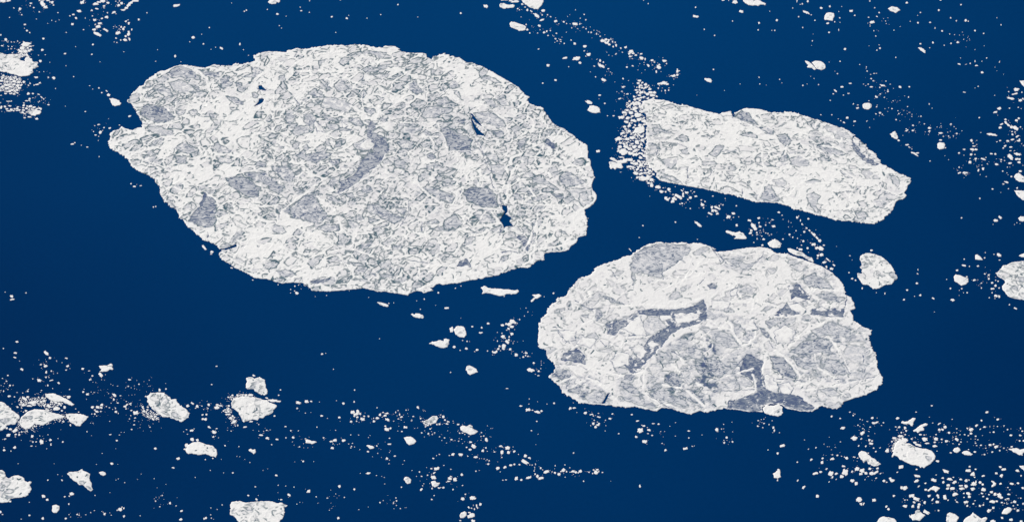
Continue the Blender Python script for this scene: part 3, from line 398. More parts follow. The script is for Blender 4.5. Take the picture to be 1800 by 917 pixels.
# fragments: tile, then x,y,width,height[,tilt clockwise in degrees]
FR = [
(TA,"""1552,50,68,22,-10 345,108,14,14 298,70,20,12 175,82,24,26 192,133,16,12 165,98,10,8 122,72,10,10 84,156,12,8 272,32,24,14 265,55,12,12 637,214,28,26 697,101,44,24 722,25,40,28 735,8,16,14 645,130,28,14 615,142,14,12 668,162,24,20 218,218,24,14 236,272,20,18 262,290,12,12 215,252,10,8
382,343,22,18 371,442,30,20 572,474,24,14 808,480,18,12 817,394,18,16 735,264,14,10 583,288,12,8 510,114,12,10 665,412,8,8 580,580,10,10 438,550,10,8 880,545,8,6 840,38,60,24 905,12,50,26 948,28,28,20 870,22,40,16 915,55,24,16 915,72,16,8 806,95,22,14 850,80,36,12 945,115,16,14 812,143,14,10
938,155,38,26 895,165,24,14 832,178,36,22 878,208,44,20 862,238,50,26 826,262,36,22 838,218,18,14 860,303,80,26,28 932,268,60,18,30 1045,50,26,24 1068,32,28,26 1050,12,20,12 1018,14,14,10 1080,90,50,16 1110,72,34,24 1130,48,40,30,-40 1150,28,50,24,-25 1190,10,60,20 1000,112,46,18,-15 1020,125,14,8
1108,190,24,18 1133,208,18,26 1125,178,12,10 1220,174,20,18 1292,115,12,12 1037,292,46,28 1085,258,24,26 1065,240,16,20 1095,240,16,14 1048,258,14,8 1022,240,10,8 1000,238,12,8 1158,262,14,18 1133,285,20,26 1130,305,30,30 1105,322,22,20 1098,354,36,22 1138,348,20,24 1062,355,14,14 1020,338,18,12 1028,376,12,10 1005,372,10,8
750,162,10,10 520,178,8,8 455,182,10,8 490,192,8,8 320,170,10,8 420,208,8,8 375,38,60,40,40 400,66,40,28 420,8,40,14 375,4,40,10 460,25,28,24 470,48,16,12 440,20,14,14 350,5,20,14 25,10,60,34 75,8,44,18 1700,333,34,24 1788,388,16,14 1772,303,8,8 1668,370,10,10 1540,495,20,26 1590,545,8,8 1368,541,10,10 1088,458,12,8 1385,440,8,8
425,683,16,16 472,688,30,24 648,676,12,10 488,780,10,10 788,755,14,8 815,785,10,8 870,777,18,14 895,817,16,12 938,802,26,10,30 955,836,32,26 52,350,30,26 70,372,10,10 20,405,30,10 8,310,12,16 100,372,12,12 125,372,16,8 155,365,8,16 75,412,12,10 105,412,12,10 100,432,16,8 75,436,10,8 130,430,10,8 110,468,16,12
225,395,70,44 195,425,50,36 255,385,40,20 180,455,40,24 225,455,40,30 235,482,30,20 165,440,26,16 290,405,24,8 210,375,20,20 262,410,36,14 355,540,26,26 398,484,12,8 338,488,10,8 318,682,38,16 350,730,20,14 325,745,40,12 300,750,14,12 265,735,14,16 250,752,16,12 210,722,30,24 385,632,10,8 345,635,10,8
30,665,30,14 10,712,50,20 5,740,30,10 65,720,30,18 55,750,44,24 60,778,40,20 100,700,30,20 130,690,24,14 130,715,40,24 125,745,40,22 155,755,34,28 165,725,40,20 170,775,30,20 105,795,44,20 150,795,30,18 20,765,30,20 50,825,26,14 95,825,30,10 125,828,30,12 150,700,20,20 90,765,40,18 175,700,20,12
250,825,28,22 290,825,18,14 260,870,22,20 235,888,36,10 290,862,10,8 340,830,24,10,20 365,855,30,10,45 385,872,16,14 347,892,12,10 210,908,20,10 258,885,18,12 75,893,40,10 100,890,14,12 10,840,20,8 5,905,10,14"""),
(TB,"""85,17,36,14 60,45,30,14 75,62,40,12 100,50,30,24 120,60,24,12 45,25,26,20 10,30,22,30 150,58,30,10 130,45,24,14 208,14,24,20 240,20,20,14 205,55,30,16 205,35,24,12 235,40,30,16 270,22,40,20 300,30,30,18 330,42,30,12 285,48,30,14 235,70,24,10 217,122,24,14 262,115,40,12 322,130,30,20 425,7,24,12 575,20,8,6
750,67,18,10 955,130,8,6 1140,108,34,18,-25 867,181,28,12 833,192,16,8 915,208,16,12 965,213,28,14 1050,186,12,10 884,250,28,28 840,273,24,12 867,285,12,8 823,243,10,10 903,233,8,8 865,321,8,8 635,353,34,16 658,340,14,10 715,363,12,8 768,379,24,12 872,463,10,10 1182,725,28,16 1152,700,14,14 1202,707,6,6 1237,718,24,10 1345,905,8,8 1370,900,10,12"""),
(A4,"378,553,50,16,50 430,583,24,18 425,598,16,10 563,690,20,8 875,803,10,10 1000,860,26,18 987,812,12,8 958,835,8,6 985,845,8,6 38,282,10,10 53,280,8,8 705,772,14,6"),
(TX,"236,29,8,8 347,103,16,12 366,93,14,12 550,86,12,12 640,127,30,16,20 655,228,12,10 675,250,10,10 40,245,14,12 147,427,34,20,40 309,389,14,24 55,436,8,8 95,418,10,8 839,66,12,10 849,98,20,12 921,10,10,10 920,112,12,10 1115,151,20,16 1248,164,22,18 1265,138,8,8 1151,288,12,8 1192,3,14,8 1697,44,16,14 1547,132,12,12 1426,162,10,10 715,145,8,8 384,489,10,6 340,440,6,14,-60"),
(TC,"""670,58,50,34,20 450,120,18,18 72,152,8,8 925,15,80,22 840,2,80,12 890,10,40,14 1035,263,20,18 1057,293,14,14 1025,218,12,16 965,90,12,10 950,78,16,14 980,152,8,8 990,40,20,20 1015,65,16,12 1035,92,20,24 1065,98,14,12 1075,105,12,12
1115,138,70,26,35 1175,98,36,24 1165,135,14,14 1212,133,14,12 1165,178,46,20,-25 1140,230,30,22 1075,232,6,6 1147,265,8,10 1125,293,14,8 1183,288,24,20 1205,277,14,20 1238,272,12,14 1217,315,16,12 1290,295,20,12 1285,188,34,22 1312,212,8,8 1240,150,20,10,20 1355,195,20,16 1380,210,12,12 1388,148,8,8 1408,132,8,6
1455,213,60,22,10 1497,213,14,16 1500,163,10,10 1535,130,14,12 1550,177,14,14 1458,90,8,10 1425,248,12,14 1475,255,8,8 1378,286,8,8 1552,256,12,12 1525,243,20,8 1573,285,10,10 1597,288,14,18 1620,268,8,8 1643,299,14,20 1665,280,8,8 1675,322,14,10 1715,308,8,6
1695,362,46,26 1725,350,30,24 1730,380,44,24,20 1755,395,26,20 1750,355,20,20 1770,345,10,20 1790,412,16,18 1785,370,14,20 1745,370,20,20 1282,343,20,16 1297,363,12,12 1325,352,20,10 1330,368,12,10 1360,385,14,14 1268,320,8,6 1340,330,8,6 1420,355,14,12 1452,385,28,22 1542,410,32,24 1535,450,14,12 1575,480,44,28 1550,497,12,12 1467,517,70,34 1366,512,50,20 1497,555,32,22 1752,487,8,10
1215,577,34,24 1135,433,20,12 1283,706,28,18 1170,733,20,12 1399,590,10,10 1635,678,12,12 1590,634,8,6 1673,535,20,24 1703,550,14,16 1645,525,8,6 1660,560,12,14 1623,583,20,14 1685,580,70,28,25 1747,607,20,12 1765,635,10,8 1778,645,10,8 1704,704,50,26,25 1720,664,8,6 1670,838,24,16 1665,870,8,6 1718,912,12,8"""),
(TY,"270,365,240,110,25 775,400,60,50 860,790,40,30 1050,790,70,40 1390,680,150,80"),
(TD,"""958,4,30,12 1005,5,8,14 1060,22,46,36 1115,104,40,24 713,67,14,18 714,148,54,26,15 790,260,12,14 880,314,14,14 1038,187,10,14 1272,205,20,20 1264,267,14,14 1428,181,22,22 1411,271,14,14 1384,269,8,10 1366,102,8,10 1567,74,10,10 1688,112,66,22,25 1730,133,14,12 1700,15,18,20 1652,36,16,18 1633,42,8,8 1605,10,10,30 1620,150,14,14 1762,181,14,12 1655,245,12,14 1740,362,10,14 1733,402,6,6 297,36,10,14 257,5,8,10 1747,303,5,5
828,707,76,34,15 870,613,14,12 1272,682,12,14 1278,740,10,10 1452,700,12,10 1472,731,8,8 1105,740,8,8 1335,750,8,6 967,797,6,8 725,838,6,6 1658,753,14,14 1694,740,8,8 1725,673,8,6 1755,692,8,8 1794,746,12,14
8,375,12,14 15,400,16,30 57,426,14,20 100,418,26,22 70,462,12,10 12,478,24,12,-30 145,455,44,34 130,475,26,20 165,470,30,20 190,488,24,16 138,498,30,16 157,518,10,8 237,476,26,16 238,514,40,30 270,522,14,24 260,552,14,8 330,532,32,18 352,550,16,12 335,574,14,8 300,580,24,20,45 290,570,12,10 388,592,50,30,40 368,632,16,24 395,570,20,14 440,537,42,24 458,562,14,14 410,632,8,6
110,592,20,16 160,582,20,14 208,617,8,8 270,617,8,6 76,693,16,16 124,710,8,6 4,722,8,6 80,766,34,16 115,828,28,14 47,869,34,14 65,805,20,10 88,825,8,12 555,630,22,30 522,667,40,22,-10 555,660,26,20 500,668,20,12 553,612,12,14 570,625,14,10 485,675,10,6 522,697,8,8
433,732,70,30 392,740,30,18 465,742,30,20 386,778,14,18 447,797,14,18 478,795,14,18 480,775,10,10 415,802,8,10 220,712,34,20 245,728,24,16 225,752,26,16 272,745,36,24 243,774,28,14 290,765,16,14 262,805,10,10 310,788,34,22 318,815,44,26 292,828,40,26 355,815,34,24 335,840,60,20 372,850,20,16 345,862,24,14 220,840,34,16 210,870,40,20 180,878,30,20 235,860,30,16 260,855,30,20 165,902,30,16 195,900,30,14 225,885,26,16"""),
(TV,"118,500,58,34 260,525,40,34 165,298,40,20 140,335,50,24 200,712,40,20 160,600,70,50 265,315,60,40 325,760,40,16 375,855,28,28 420,868,40,24 190,340,40,24 215,300,40,26 180,370,36,20 185,500,40,24 130,560,34,24 175,560,44,24 150,455,36,18 200,440,30,20 210,610,50,30 250,620,44,30 240,560,40,30 280,560,30,26 300,510,40,24 210,660,50,24 250,690,40,26 290,700,34,30 290,740,30,18 350,790,40,20 385,770,30,16 235,360,50,24 280,350,44,26 300,480,30,20 225,490,50,30 135,530,30,20 262,795,20,24"),
(TZ,"358,298,84,60 820,418,90,36 870,425,40,24"),
(TW,"155,158,66,60 268,190,90,56,10 325,270,90,50,15 400,270,30,36 460,230,60,60,-20 475,268,34,20 360,205,36,16 568,183,16,16 405,385,60,56 435,410,50,50 465,385,50,26,-40 545,390,70,60 525,440,70,70 570,400,60,40 535,320,34,30 630,360,170,56,28 705,310,40,50 705,350,50,30 685,250,60,22,35 712,225,20,22 770,285,60,40,-15 745,275,24,30 845,255,18,16 897,275,34,24 925,352,60,32 835,375,60,50 790,408,26,30 650,482,32,24 688,473,34,32 757,458,16,14 833,563,26,24 1025,418,36,30 1088,443,28,26 1045,500,70,50,30 1065,548,34,30 1025,470,20,30 1225,348,34,22 1443,390,16,18 1210,545,50,50 1280,540,60,50 1320,560,90,36,20 1225,600,50,60 1280,605,80,40,25 1305,655,60,44 1340,520,20,40 1370,485,16,14 1403,500,30,24 1180,655,110,36,22 1640,517,28,26 1585,650,66,38,10 1500,715,76,60 1590,718,26,16 1680,710,22,20 1645,858,44,50 120,348,14,14 570,800,28,24 1445,425,10,8"),
(TE,"""18,73,26,18 94,60,18,18 75,207,28,18 137,195,12,12 181,160,14,12 183,200,8,8 88,288,18,16 172,265,8,24 282,100,38,22 314,138,16,14 172,104,8,8 198,60,8,6 446,12,14,14 488,72,12,12 527,113,14,14 507,147,18,10 468,197,44,32,-25 447,232,12,10 435,155,16,10 480,273,10,10 497,320,12,10 565,167,6,6 583,187,8,12 590,210,8,8
770,27,24,20 890,113,14,14 868,203,16,16 800,190,10,10 865,138,8,6 658,268,12,8 712,236,6,6 975,200,18,14 1053,93,18,18 1066,4,18,10 1246,44,14,16 1156,160,14,14 1206,185,14,16 1289,184,24,24 1310,190,10,14 1018,250,14,16 1080,276,18,16 1147,303,10,10 1190,308,8,8 1233,312,8,8 1369,272,14,18 1446,296,14,14 1598,221,12,12 1562,160,6,10 1305,333,6,6 1270,348,8,8 1299,362,6,6 1219,374,26,18 1159,384,14,14 1099,400,12,10 1000,377,18,20 890,387,18,16 972,422,8,10
905,440,84,28,35 673,507,12,14 226,433,22,22 534,427,18,16 508,444,14,12 527,397,12,8 438,405,6,6 183,541,14,10 88,548,8,8 356,569,10,8 415,590,8,14 412,607,6,6 422,628,14,12 452,657,12,8 482,648,14,8 505,647,8,8 457,693,16,14 476,713,20,12 430,742,14,12 390,742,10,8 459,765,28,14 160,649,14,12 138,628,6,6
274,735,30,12 200,766,32,16 143,800,34,16,30 125,827,16,10 213,838,12,10 258,823,26,12 98,884,16,10 587,715,12,8 624,742,14,8 560,755,46,18 543,748,14,12 532,770,14,14 604,790,10,10 604,805,16,14 711,767,28,18,20 792,765,18,14 537,829,14,12 503,852,30,18,20 573,858,14,10 437,887,14,8 650,888,12,8 302,912,12,8 785,856,10,16 752,845,8,6 967,912,12,6 710,885,10,4
1230,565,34,14,15 1290,568,20,6 1328,560,12,12 1370,540,10,22 1382,579,30,14 1430,541,8,8 1472,512,12,14 1585,545,8,26,20 1545,593,6,8 1562,624,6,6 1620,655,6,6 1433,639,24,20 1369,439,8,10 1450,405,6,6 1275,812,26,12 1370,775,8,6 1397,761,12,10 1543,840,10,8 1242,512,8,8 1733,791,52,32 1665,808,12,12 1720,827,60,14,-15 1783,813,14,14 1683,866,76,24,15 1768,885,36,24 1790,870,20,16"""),
(TF,"310,810,6,6 55,598,18,6"),
(TG,"""340,10,20,10 337,36,30,14 300,2,12,8 505,25,16,14 500,88,16,10 536,79,20,16 555,93,12,12 640,42,16,12 610,35,6,8 578,42,10,5 692,60,10,10 700,85,12,12 745,57,8,6 777,24,12,8 797,75,8,6 815,92,8,8 814,110,10,8 728,95,8,6 676,138,16,14 710,148,8,4 896,109,14,14 882,160,12,6 925,175,12,12 967,4,14,8 992,38,8,8
245,121,26,20 311,153,24,16 218,164,22,14,30 190,148,12,8 168,131,10,6 303,190,10,6 111,95,14,12 15,96,12,8 420,150,20,8,-45 443,207,8,8 698,321,24,18 772,359,38,14 790,379,14,10 815,396,10,8 825,430,50,16 850,445,50,14,30 862,432,36,14 825,189,18,12 768,235,36,12,-20 765,220,12,10 778,228,12,10 825,233,28,16 736,276,8,6 970,211,30,18 969,239,20,16 960,270,8,8 1036,202,8,8 1157,178,20,16 1072,195,14,8 1068,255,40,16 1092,285,14,12 1137,283,12,14 1130,248,6,10 1208,260,20,16 1180,280,10,10 1150,295,8,10 1203,218,8,8 1254,237,10,8 1186,200,10,6
1068,318,28,14 1110,385,12,12 1408,120,18,12 1421,251,12,8 1583,40,40,26,-15 1548,72,40,18 1568,100,8,6 1673,38,14,10 1750,30,16,10 1775,42,10,8 1754,127,24,18 1733,145,30,24 1638,137,22,16 1640,165,34,20,40 1665,187,40,20,35 1690,205,30,26 1725,213,60,36,40 1590,208,34,20 1603,178,30,16,-30 1770,203,16,12 1520,270,96,22 1495,268,30,16 1695,243,20,12 1722,248,14,14 1700,268,22,16 1743,285,34,14,-30 1735,292,20,10 1700,312,40,16 1658,326,32,16 1753,325,36,14 1760,315,16,20 1592,322,24,12 1562,333,16,10 1778,350,8,6 1795,365,8,10 1635,370,30,16,-35 1618,388,18,14 1685,380,30,14 1680,411,20,10 1718,410,8,6
1338,322,24,24 1352,345,14,10 1385,357,12,8 1358,371,30,10 1274,399,24,14 1345,400,46,20 1380,400,28,18 1229,432,18,16 1337,444,30,20 1370,445,12,10 1272,450,10,6 1325,480,10,8 1325,513,30,28 1377,482,24,20 1375,500,10,10 1385,320,10,8 1440,484,54,16,20 1465,470,12,10 1478,525,12,8 1513,437,26,16 1549,440,20,20 1600,490,16,16 1597,505,12,10 1630,497,12,10 1560,530,34,18 1430,538,14,8 1440,568,24,26 1400,583,16,30 1388,555,8,8 1415,620,8,8 1468,638,12,8
1745,440,66,22,10 1680,465,70,32,40 1735,485,30,20 1760,485,28,18 1757,513,34,24 1675,520,40,16 1655,555,10,10 1790,540,10,6 1230,557,14,14 1215,583,8,6 1233,605,34,18,-20 1270,605,24,16 1285,602,50,14 1290,627,14,6 1280,615,20,10 1614,590,14,14 1650,605,8,8 1660,622,8,6 1690,638,18,14 1768,590,26,20 1645,687,50,16,20 1618,704,22,14 1523,747,20,14 1597,777,8,6 1663,744,12,12 1740,738,18,16 1412,829,14,16 973,502,14,12 1137,490,8,8 1105,455,6,6"""),
(TH,"""737,141,84,24,38 537,123,14,14 252,153,18,12 218,258,14,10 730,273,10,8 1187,108,40,20 1268,88,32,18 1225,160,70,34,50 1240,185,30,26 1281,162,30,16 1272,128,16,14 1202,195,24,24 1196,218,30,22 1213,237,12,8 1253,215,18,18 1255,232,28,10 1255,270,14,12 1312,272,24,18 1297,245,10,10 1300,325,26,16 1226,301,14,12 1398,161,40,22 1390,102,26,10 1363,128,12,10 1330,148,14,14 1283,195,10,8 1312,205,12,8 1330,218,12,10 1350,222,14,10 1362,240,12,8 1290,215,8,6 1381,230,16,8 1310,190,8,8
1465,312,12,10 1480,272,18,14 1445,35,26,18 1474,62,12,10 1483,98,10,6 1606,80,20,22 1635,108,10,24 1650,140,14,16 1690,175,20,14,40 1620,70,8,16 1553,128,8,8 1530,165,8,8 1597,198,14,12 1670,208,20,22 1540,232,20,18 1568,255,14,16 1610,265,10,14 1660,290,20,20 1715,195,24,16,40 1755,232,40,26,40 1735,215,20,16 1780,260,40,18,50 1750,318,44,24 1725,305,18,10 1780,350,40,30 1698,350,20,20 1645,325,14,12 1607,350,14,14 1638,362,40,24 1790,415,24,24 1785,440,20,12 1705,92,20,16 1770,190,6,6 1495,395,8,10 140,366,44,8,50"""),
(TI,"""1252,85,16,16 1590,80,38,20,45 1553,110,44,26 1528,142,8,8 1737,128,10,8 1717,143,8,6 1765,135,8,6 1275,447,12,14 1455,435,14,14 1460,390,8,10 1536,405,12,10 1582,412,44,30,20 1585,455,20,8 1395,508,22,16 1321,510,12,14 1272,502,38,16,15 1213,545,22,16 1460,518,6,6 1298,602,20,14 1363,632,26,18 1395,628,8,6 1455,577,16,12 1490,587,20,16 1492,620,20,18 1425,657,16,14 1425,700,12,14 1520,655,22,18 1550,633,14,12 1573,640,16,14 1550,680,24,24 1525,706,40,18 1582,700,16,14 1553,770,30,24 1582,775,20,26 1545,792,14,10 1495,785,16,12 1520,742,12,14 1253,706,16,14 1232,720,8,8 1153,705,18,16 1300,741,16,14 1268,742,8,8 1230,765,6,6 1172,806,38,24 1003,791,26,16,30 887,764,22,18 859,659,26,18 773,718,18,16 745,803,18,16 838,773,8,10 868,540,8,18 865,575,20,8,30 1120,625,8,12
578,748,10,20 503,742,10,10 378,702,14,20 458,371,26,18 270,417,16,12 290,455,6,8 262,566,14,14 290,618,24,16 320,632,16,14 152,335,8,8 1672,846,14,14 1727,880,34,16,25 1013,910,10,6 5,285,30,30 40,325,24,14 15,355,50,36,40 20,410,40,30 45,475,40,24 65,515,20,24 110,532,34,26 130,500,30,14,45 75,450,40,14,40 95,465,10,14"""),
(TJ,"""218,165,10,10 261,161,8,8 495,217,12,10 530,128,12,16 462,142,10,8 630,182,6,6 653,72,18,20 728,207,46,16 803,32,12,10 852,12,10,8 1232,103,14,10 1583,107,8,8 1665,76,18,18 1423,206,10,10 768,395,34,52 793,548,32,28,30 845,577,14,12 899,562,28,20 867,491,14,10 905,498,14,12 928,500,8,6 993,573,26,18 972,588,12,8 1085,582,14,12 951,369,22,14 1033,378,18,20 1026,423,36,16 1093,343,28,18 850,295,6,6
1300,325,50,44 1275,350,44,34 1215,357,34,22 1300,370,44,24 1250,345,20,20 1330,335,20,20 1270,388,26,20 1255,400,14,10 1345,340,10,12 1367,307,12,16 1212,428,14,12 1298,434,34,26 1222,457,40,30 1240,470,14,12 1275,460,14,20 1258,502,44,30,30 1272,485,20,20 1173,495,10,14 1228,540,44,36 1190,540,20,20 1225,565,30,20 1180,565,24,20 1200,580,12,12 1150,595,44,20 1165,585,20,16 1130,588,12,16 1130,617,10,6 1286,568,26,20 1300,588,8,6 1337,618,34,32 1390,590,12,8 1425,600,30,16 1400,635,18,14 1440,630,20,12 1420,622,14,14 1310,517,12,6 1398,495,8,6
1440,240,10,10 1410,275,8,10 1492,688,20,18 1467,752,68,34,10 1535,760,20,18 1553,737,10,10 1505,787,10,8 1533,799,24,10 1558,705,8,8 1557,670,6,6 760,771,14,12 136,475,8,8 1255,912,26,8"""),
((0,400,5),"102,604,36,26 105,632,44,14 229,573,16,12 45,566,10,8"),
((500,480,9.967),"218,355,56,44 180,312,24,22 185,230,26,30 245,208,22,20 345,210,20,16 362,222,18,16 112,285,18,18 738,390,20,18 540,410,14,14 1477,425,18,14 1137,305,14,12"),
(TK,"""30,316,14,12 150,257,26,18,15 137,355,32,18 131,395,28,12,15 172,426,8,8 193,500,34,18,35 68,553,18,12 22,578,12,8 58,603,16,12 40,623,10,8 88,640,20,18 117,638,8,10 70,675,10,10 32,690,12,16 8,685,8,10 10,640,8,8 405,355,60,26,35 440,400,26,22 407,430,10,6 498,425,12,10 545,440,8,8 584,402,28,12 594,470,28,18,-20 580,505,18,10 400,470,38,20 360,458,20,14 390,455,16,8 407,525,20,26 451,514,16,16 470,537,10,8 505,532,8,8 405,568,16,16 430,570,10,10 450,596,36,10 345,597,42,28 288,582,14,8 516,618,28,16,40 463,667,10,8 420,640,14,20 365,684,16,8 612,675,10,10 245,690,20,16 250,675,10,8 200,706,12,8 150,702,20,6 308,719,10,8 340,744,14,12
728,495,30,18 783,512,20,8 813,556,20,14 793,590,26,16 817,611,8,6 893,590,8,8 927,545,8,8 885,548,50,30,50 1139,590,28,14 1222,628,14,14 975,628,8,8 993,640,8,6 1033,645,12,6 1128,648,16,14 1105,660,8,6 1153,660,8,6 1183,668,8,6 1312,593,8,8 1320,645,10,6 1295,627,5,5 1455,622,6,6 1459,671,20,14 1403,680,18,24 1342,683,6,6 740,673,10,6 732,697,18,18 770,718,32,22 801,698,8,8 827,702,12,8 955,711,8,8 1005,725,44,24,30 1060,730,22,10 978,749,10,8 1000,765,18,20 1035,793,22,12 977,795,8,8 1110,780,14,8 1145,800,30,12,-20 1115,810,34,14,-40 1100,825,30,20 1108,845,14,12 1150,810,12,10 885,680,8,5 1160,723,8,5 1185,720,5,5
410,725,40,24 605,742,38,24 565,735,20,10 430,760,30,14 460,762,30,16 215,757,50,24,30 245,742,26,20 295,790,70,36 260,790,40,20 207,813,34,24 128,740,14,12 82,734,32,18 155,830,20,14 190,835,12,12 430,822,50,34,35 390,818,20,26 495,845,66,34 445,805,20,14 490,792,40,20 520,800,30,26 567,832,24,26 620,812,30,16 260,820,50,16 300,812,40,12 640,810,16,10 692,873,12,12 665,845,14,8 545,862,20,16
815,832,30,22 860,830,36,24 895,812,34,22,-20 890,835,24,20 850,870,40,18 835,855,20,12 808,890,12,10 835,890,16,16 850,908,10,8 885,868,14,12 935,825,12,10 962,835,14,10 1015,840,10,14 1018,872,28,22 1040,885,10,10 990,850,8,8 1155,860,18,12 1150,905,10,10 1193,880,50,34 1255,828,24,18 1265,865,34,26 1295,855,24,14 1250,880,14,12 1330,830,30,14 1355,840,22,14 1300,830,20,16 1325,865,20,12 1350,880,18,12 1380,895,30,14 1265,900,8,8 1325,900,12,8 1285,737,24,14 1650,820,30,24,-20 1690,797,40,16,30 1735,825,28,30 1720,840,14,8 1775,820,12,8 1790,850,10,10 1780,898,20,16 1540,765,30,14 1520,780,20,12"""),
(TL,"""90,738,24,18 75,157,40,28 45,190,24,12 135,170,14,8 285,167,26,30 290,215,16,16 318,215,18,14 366,215,34,44 278,252,22,12 443,198,26,22 448,238,14,24 553,215,20,16 510,186,8,8 422,153,10,8 350,162,8,8 130,265,32,22,-30 97,295,12,10 38,288,26,20 35,265,12,10 410,275,10,8 315,253,10,6 192,128,16,18 60,95,20,20 135,115,60,30,-30 90,105,30,20 555,38,24,12 620,68,16,20 600,38,12,6
765,126,12,12 965,34,10,8 797,50,8,6 818,50,10,8 805,160,6,6 970,151,22,10 1026,204,20,16 1050,155,14,8 1065,131,8,6 1092,131,8,6 1138,14,14,10 1187,5,20,12 1183,30,16,10 1178,65,20,14 1157,106,16,12 1230,90,8,6 1235,65,6,5 1318,86,14,12 1308,73,8,5 1328,120,5,5 1419,93,6,6 1260,118,5,5 160,406,8,8 476,407,6,6 898,316,8,8 1017,275,6,6 848,413,8,6 984,407,36,20 1035,412,6,6 1365,274,28,20 1567,363,36,24,-25 1523,443,26,12
545,552,18,16 421,551,14,14 508,502,12,6 548,515,6,5 630,672,44,28,-15 610,692,14,12 570,697,18,14 382,693,32,30 416,723,26,20 258,745,12,8 605,760,12,18 835,684,12,10 967,660,8,6 260,860,24,14 377,886,22,24 187,893,14,8 5,830,20,24 22,852,18,10 607,853,12,8 578,888,22,18 622,874,10,6 680,852,18,14 697,860,10,10 755,855,10,8 798,836,14,12 830,818,12,8 895,825,10,6 908,832,8,8 921,848,22,26 965,838,8,5 978,858,10,8 712,875,8,4
1055,808,44,30 1088,797,14,18 1073,788,16,12 1030,815,10,20 1090,868,24,26,30 1232,863,10,10 1368,735,12,12 1427,685,14,12 1405,784,14,12 1441,719,6,6 1495,752,20,24 1548,776,12,10 1594,822,26,18,-20 1588,896,34,20,-20 1557,705,6,5 1716,527,8,8 1459,588,8,6 1355,538,8,8 1381,618,6,5 1096,573,10,10 1040,540,10,6 1020,550,8,8 1240,497,8,6 1208,543,5,5 1795,890,14,20
1690,195,36,30 1735,200,24,30 1640,245,34,34 1625,280,24,16 1685,115,36,22 1640,107,14,10 1707,100,10,8 1615,126,10,10 1648,148,12,8 1785,15,34,18"""),
(TM,"""103,117,22,12 61,277,14,12 1031,10,22,16 1064,3,10,6 1131,143,12,10 431,198,28,18 600,418,90,26,5 650,425,44,16 545,395,30,14 360,370,36,22 405,370,50,24 235,408,14,20 275,386,40,8 255,400,16,14 613,553,20,16 407,602,36,14 355,650,40,12 475,628,12,10 460,615,10,6
228,572,30,24 262,602,40,30 245,555,24,20 210,515,24,20 195,540,34,14 210,490,20,20 165,508,16,16 260,565,14,14 290,635,10,20 270,640,14,12 240,615,20,12 195,492,8,12 35,455,24,24 28,487,12,14 105,480,50,30 140,463,40,12 110,455,30,16 14,540,22,18 8,583,24,28 40,652,32,20,25 83,697,44,28,20 104,663,18,12 76,736,18,16 121,744,10,8 232,685,12,10 200,678,8,6 202,657,8,6 178,813,16,14 300,822,12,10
665,324,16,12 649,371,16,14 822,437,50,26,15 896,427,36,28 936,425,20,14 1008,430,8,8 812,486,18,16 884,527,10,10 830,508,5,5 932,522,6,6 1028,552,26,16 1078,573,8,8 1184,567,24,20 1190,598,5,5 1218,443,22,22 1158,418,10,8 1317,325,16,14 1313,428,16,16 1514,481,14,12 710,646,20,12 757,682,14,12 823,683,12,8 545,678,16,10 517,688,8,6 425,678,8,5 475,685,8,8 986,650,12,10 1150,678,10,10 577,674,6,5
494,720,40,14 554,749,40,22,15 634,758,28,16 714,745,14,12 778,744,30,20,30 588,804,14,12 771,780,8,6 1043,744,18,14 1048,760,6,6 885,752,20,10 868,796,8,6 833,823,12,12 870,832,6,6 905,832,6,5 948,825,8,4 1112,778,34,16 1146,768,40,26 1128,797,14,8 1120,834,30,20 1219,769,36,24 1283,718,12,10 1352,720,12,10 1265,798,10,8 1298,793,12,10 1290,820,14,12 1283,832,12,10 1317,825,8,8 1185,797,12,4 1362,848,8,8
1434,866,20,18 1452,724,8,6 1438,742,8,8 1623,748,14,10 1622,800,40,14 1512,815,14,12 1525,797,6,6 1520,880,8,10 1623,872,8,8 1670,905,24,14 1474,910,8,6 1300,520,40,28 1345,515,34,34 1330,535,50,26 1365,535,24,20 1315,555,20,16 1340,563,24,20 1385,582,48,26 1287,602,24,18 1335,598,14,12 1402,555,20,14 1438,556,20,16 1487,600,28,18 1518,572,38,20 1540,542,24,22 1568,522,16,12 1602,530,32,16 1585,550,34,20 1604,585,46,26,15 1587,642,18,16 1600,670,44,32 1632,662,24,20 1483,573,8,10 1560,562,10,8 1660,597,14,5
1678,520,10,18 1700,505,14,10 1713,540,14,20 1728,562,28,16 1701,578,14,10 1726,588,10,6 1770,502,10,12 1733,688,20,12 1765,652,40,22 1697,685,8,8 1705,643,6,5"""),
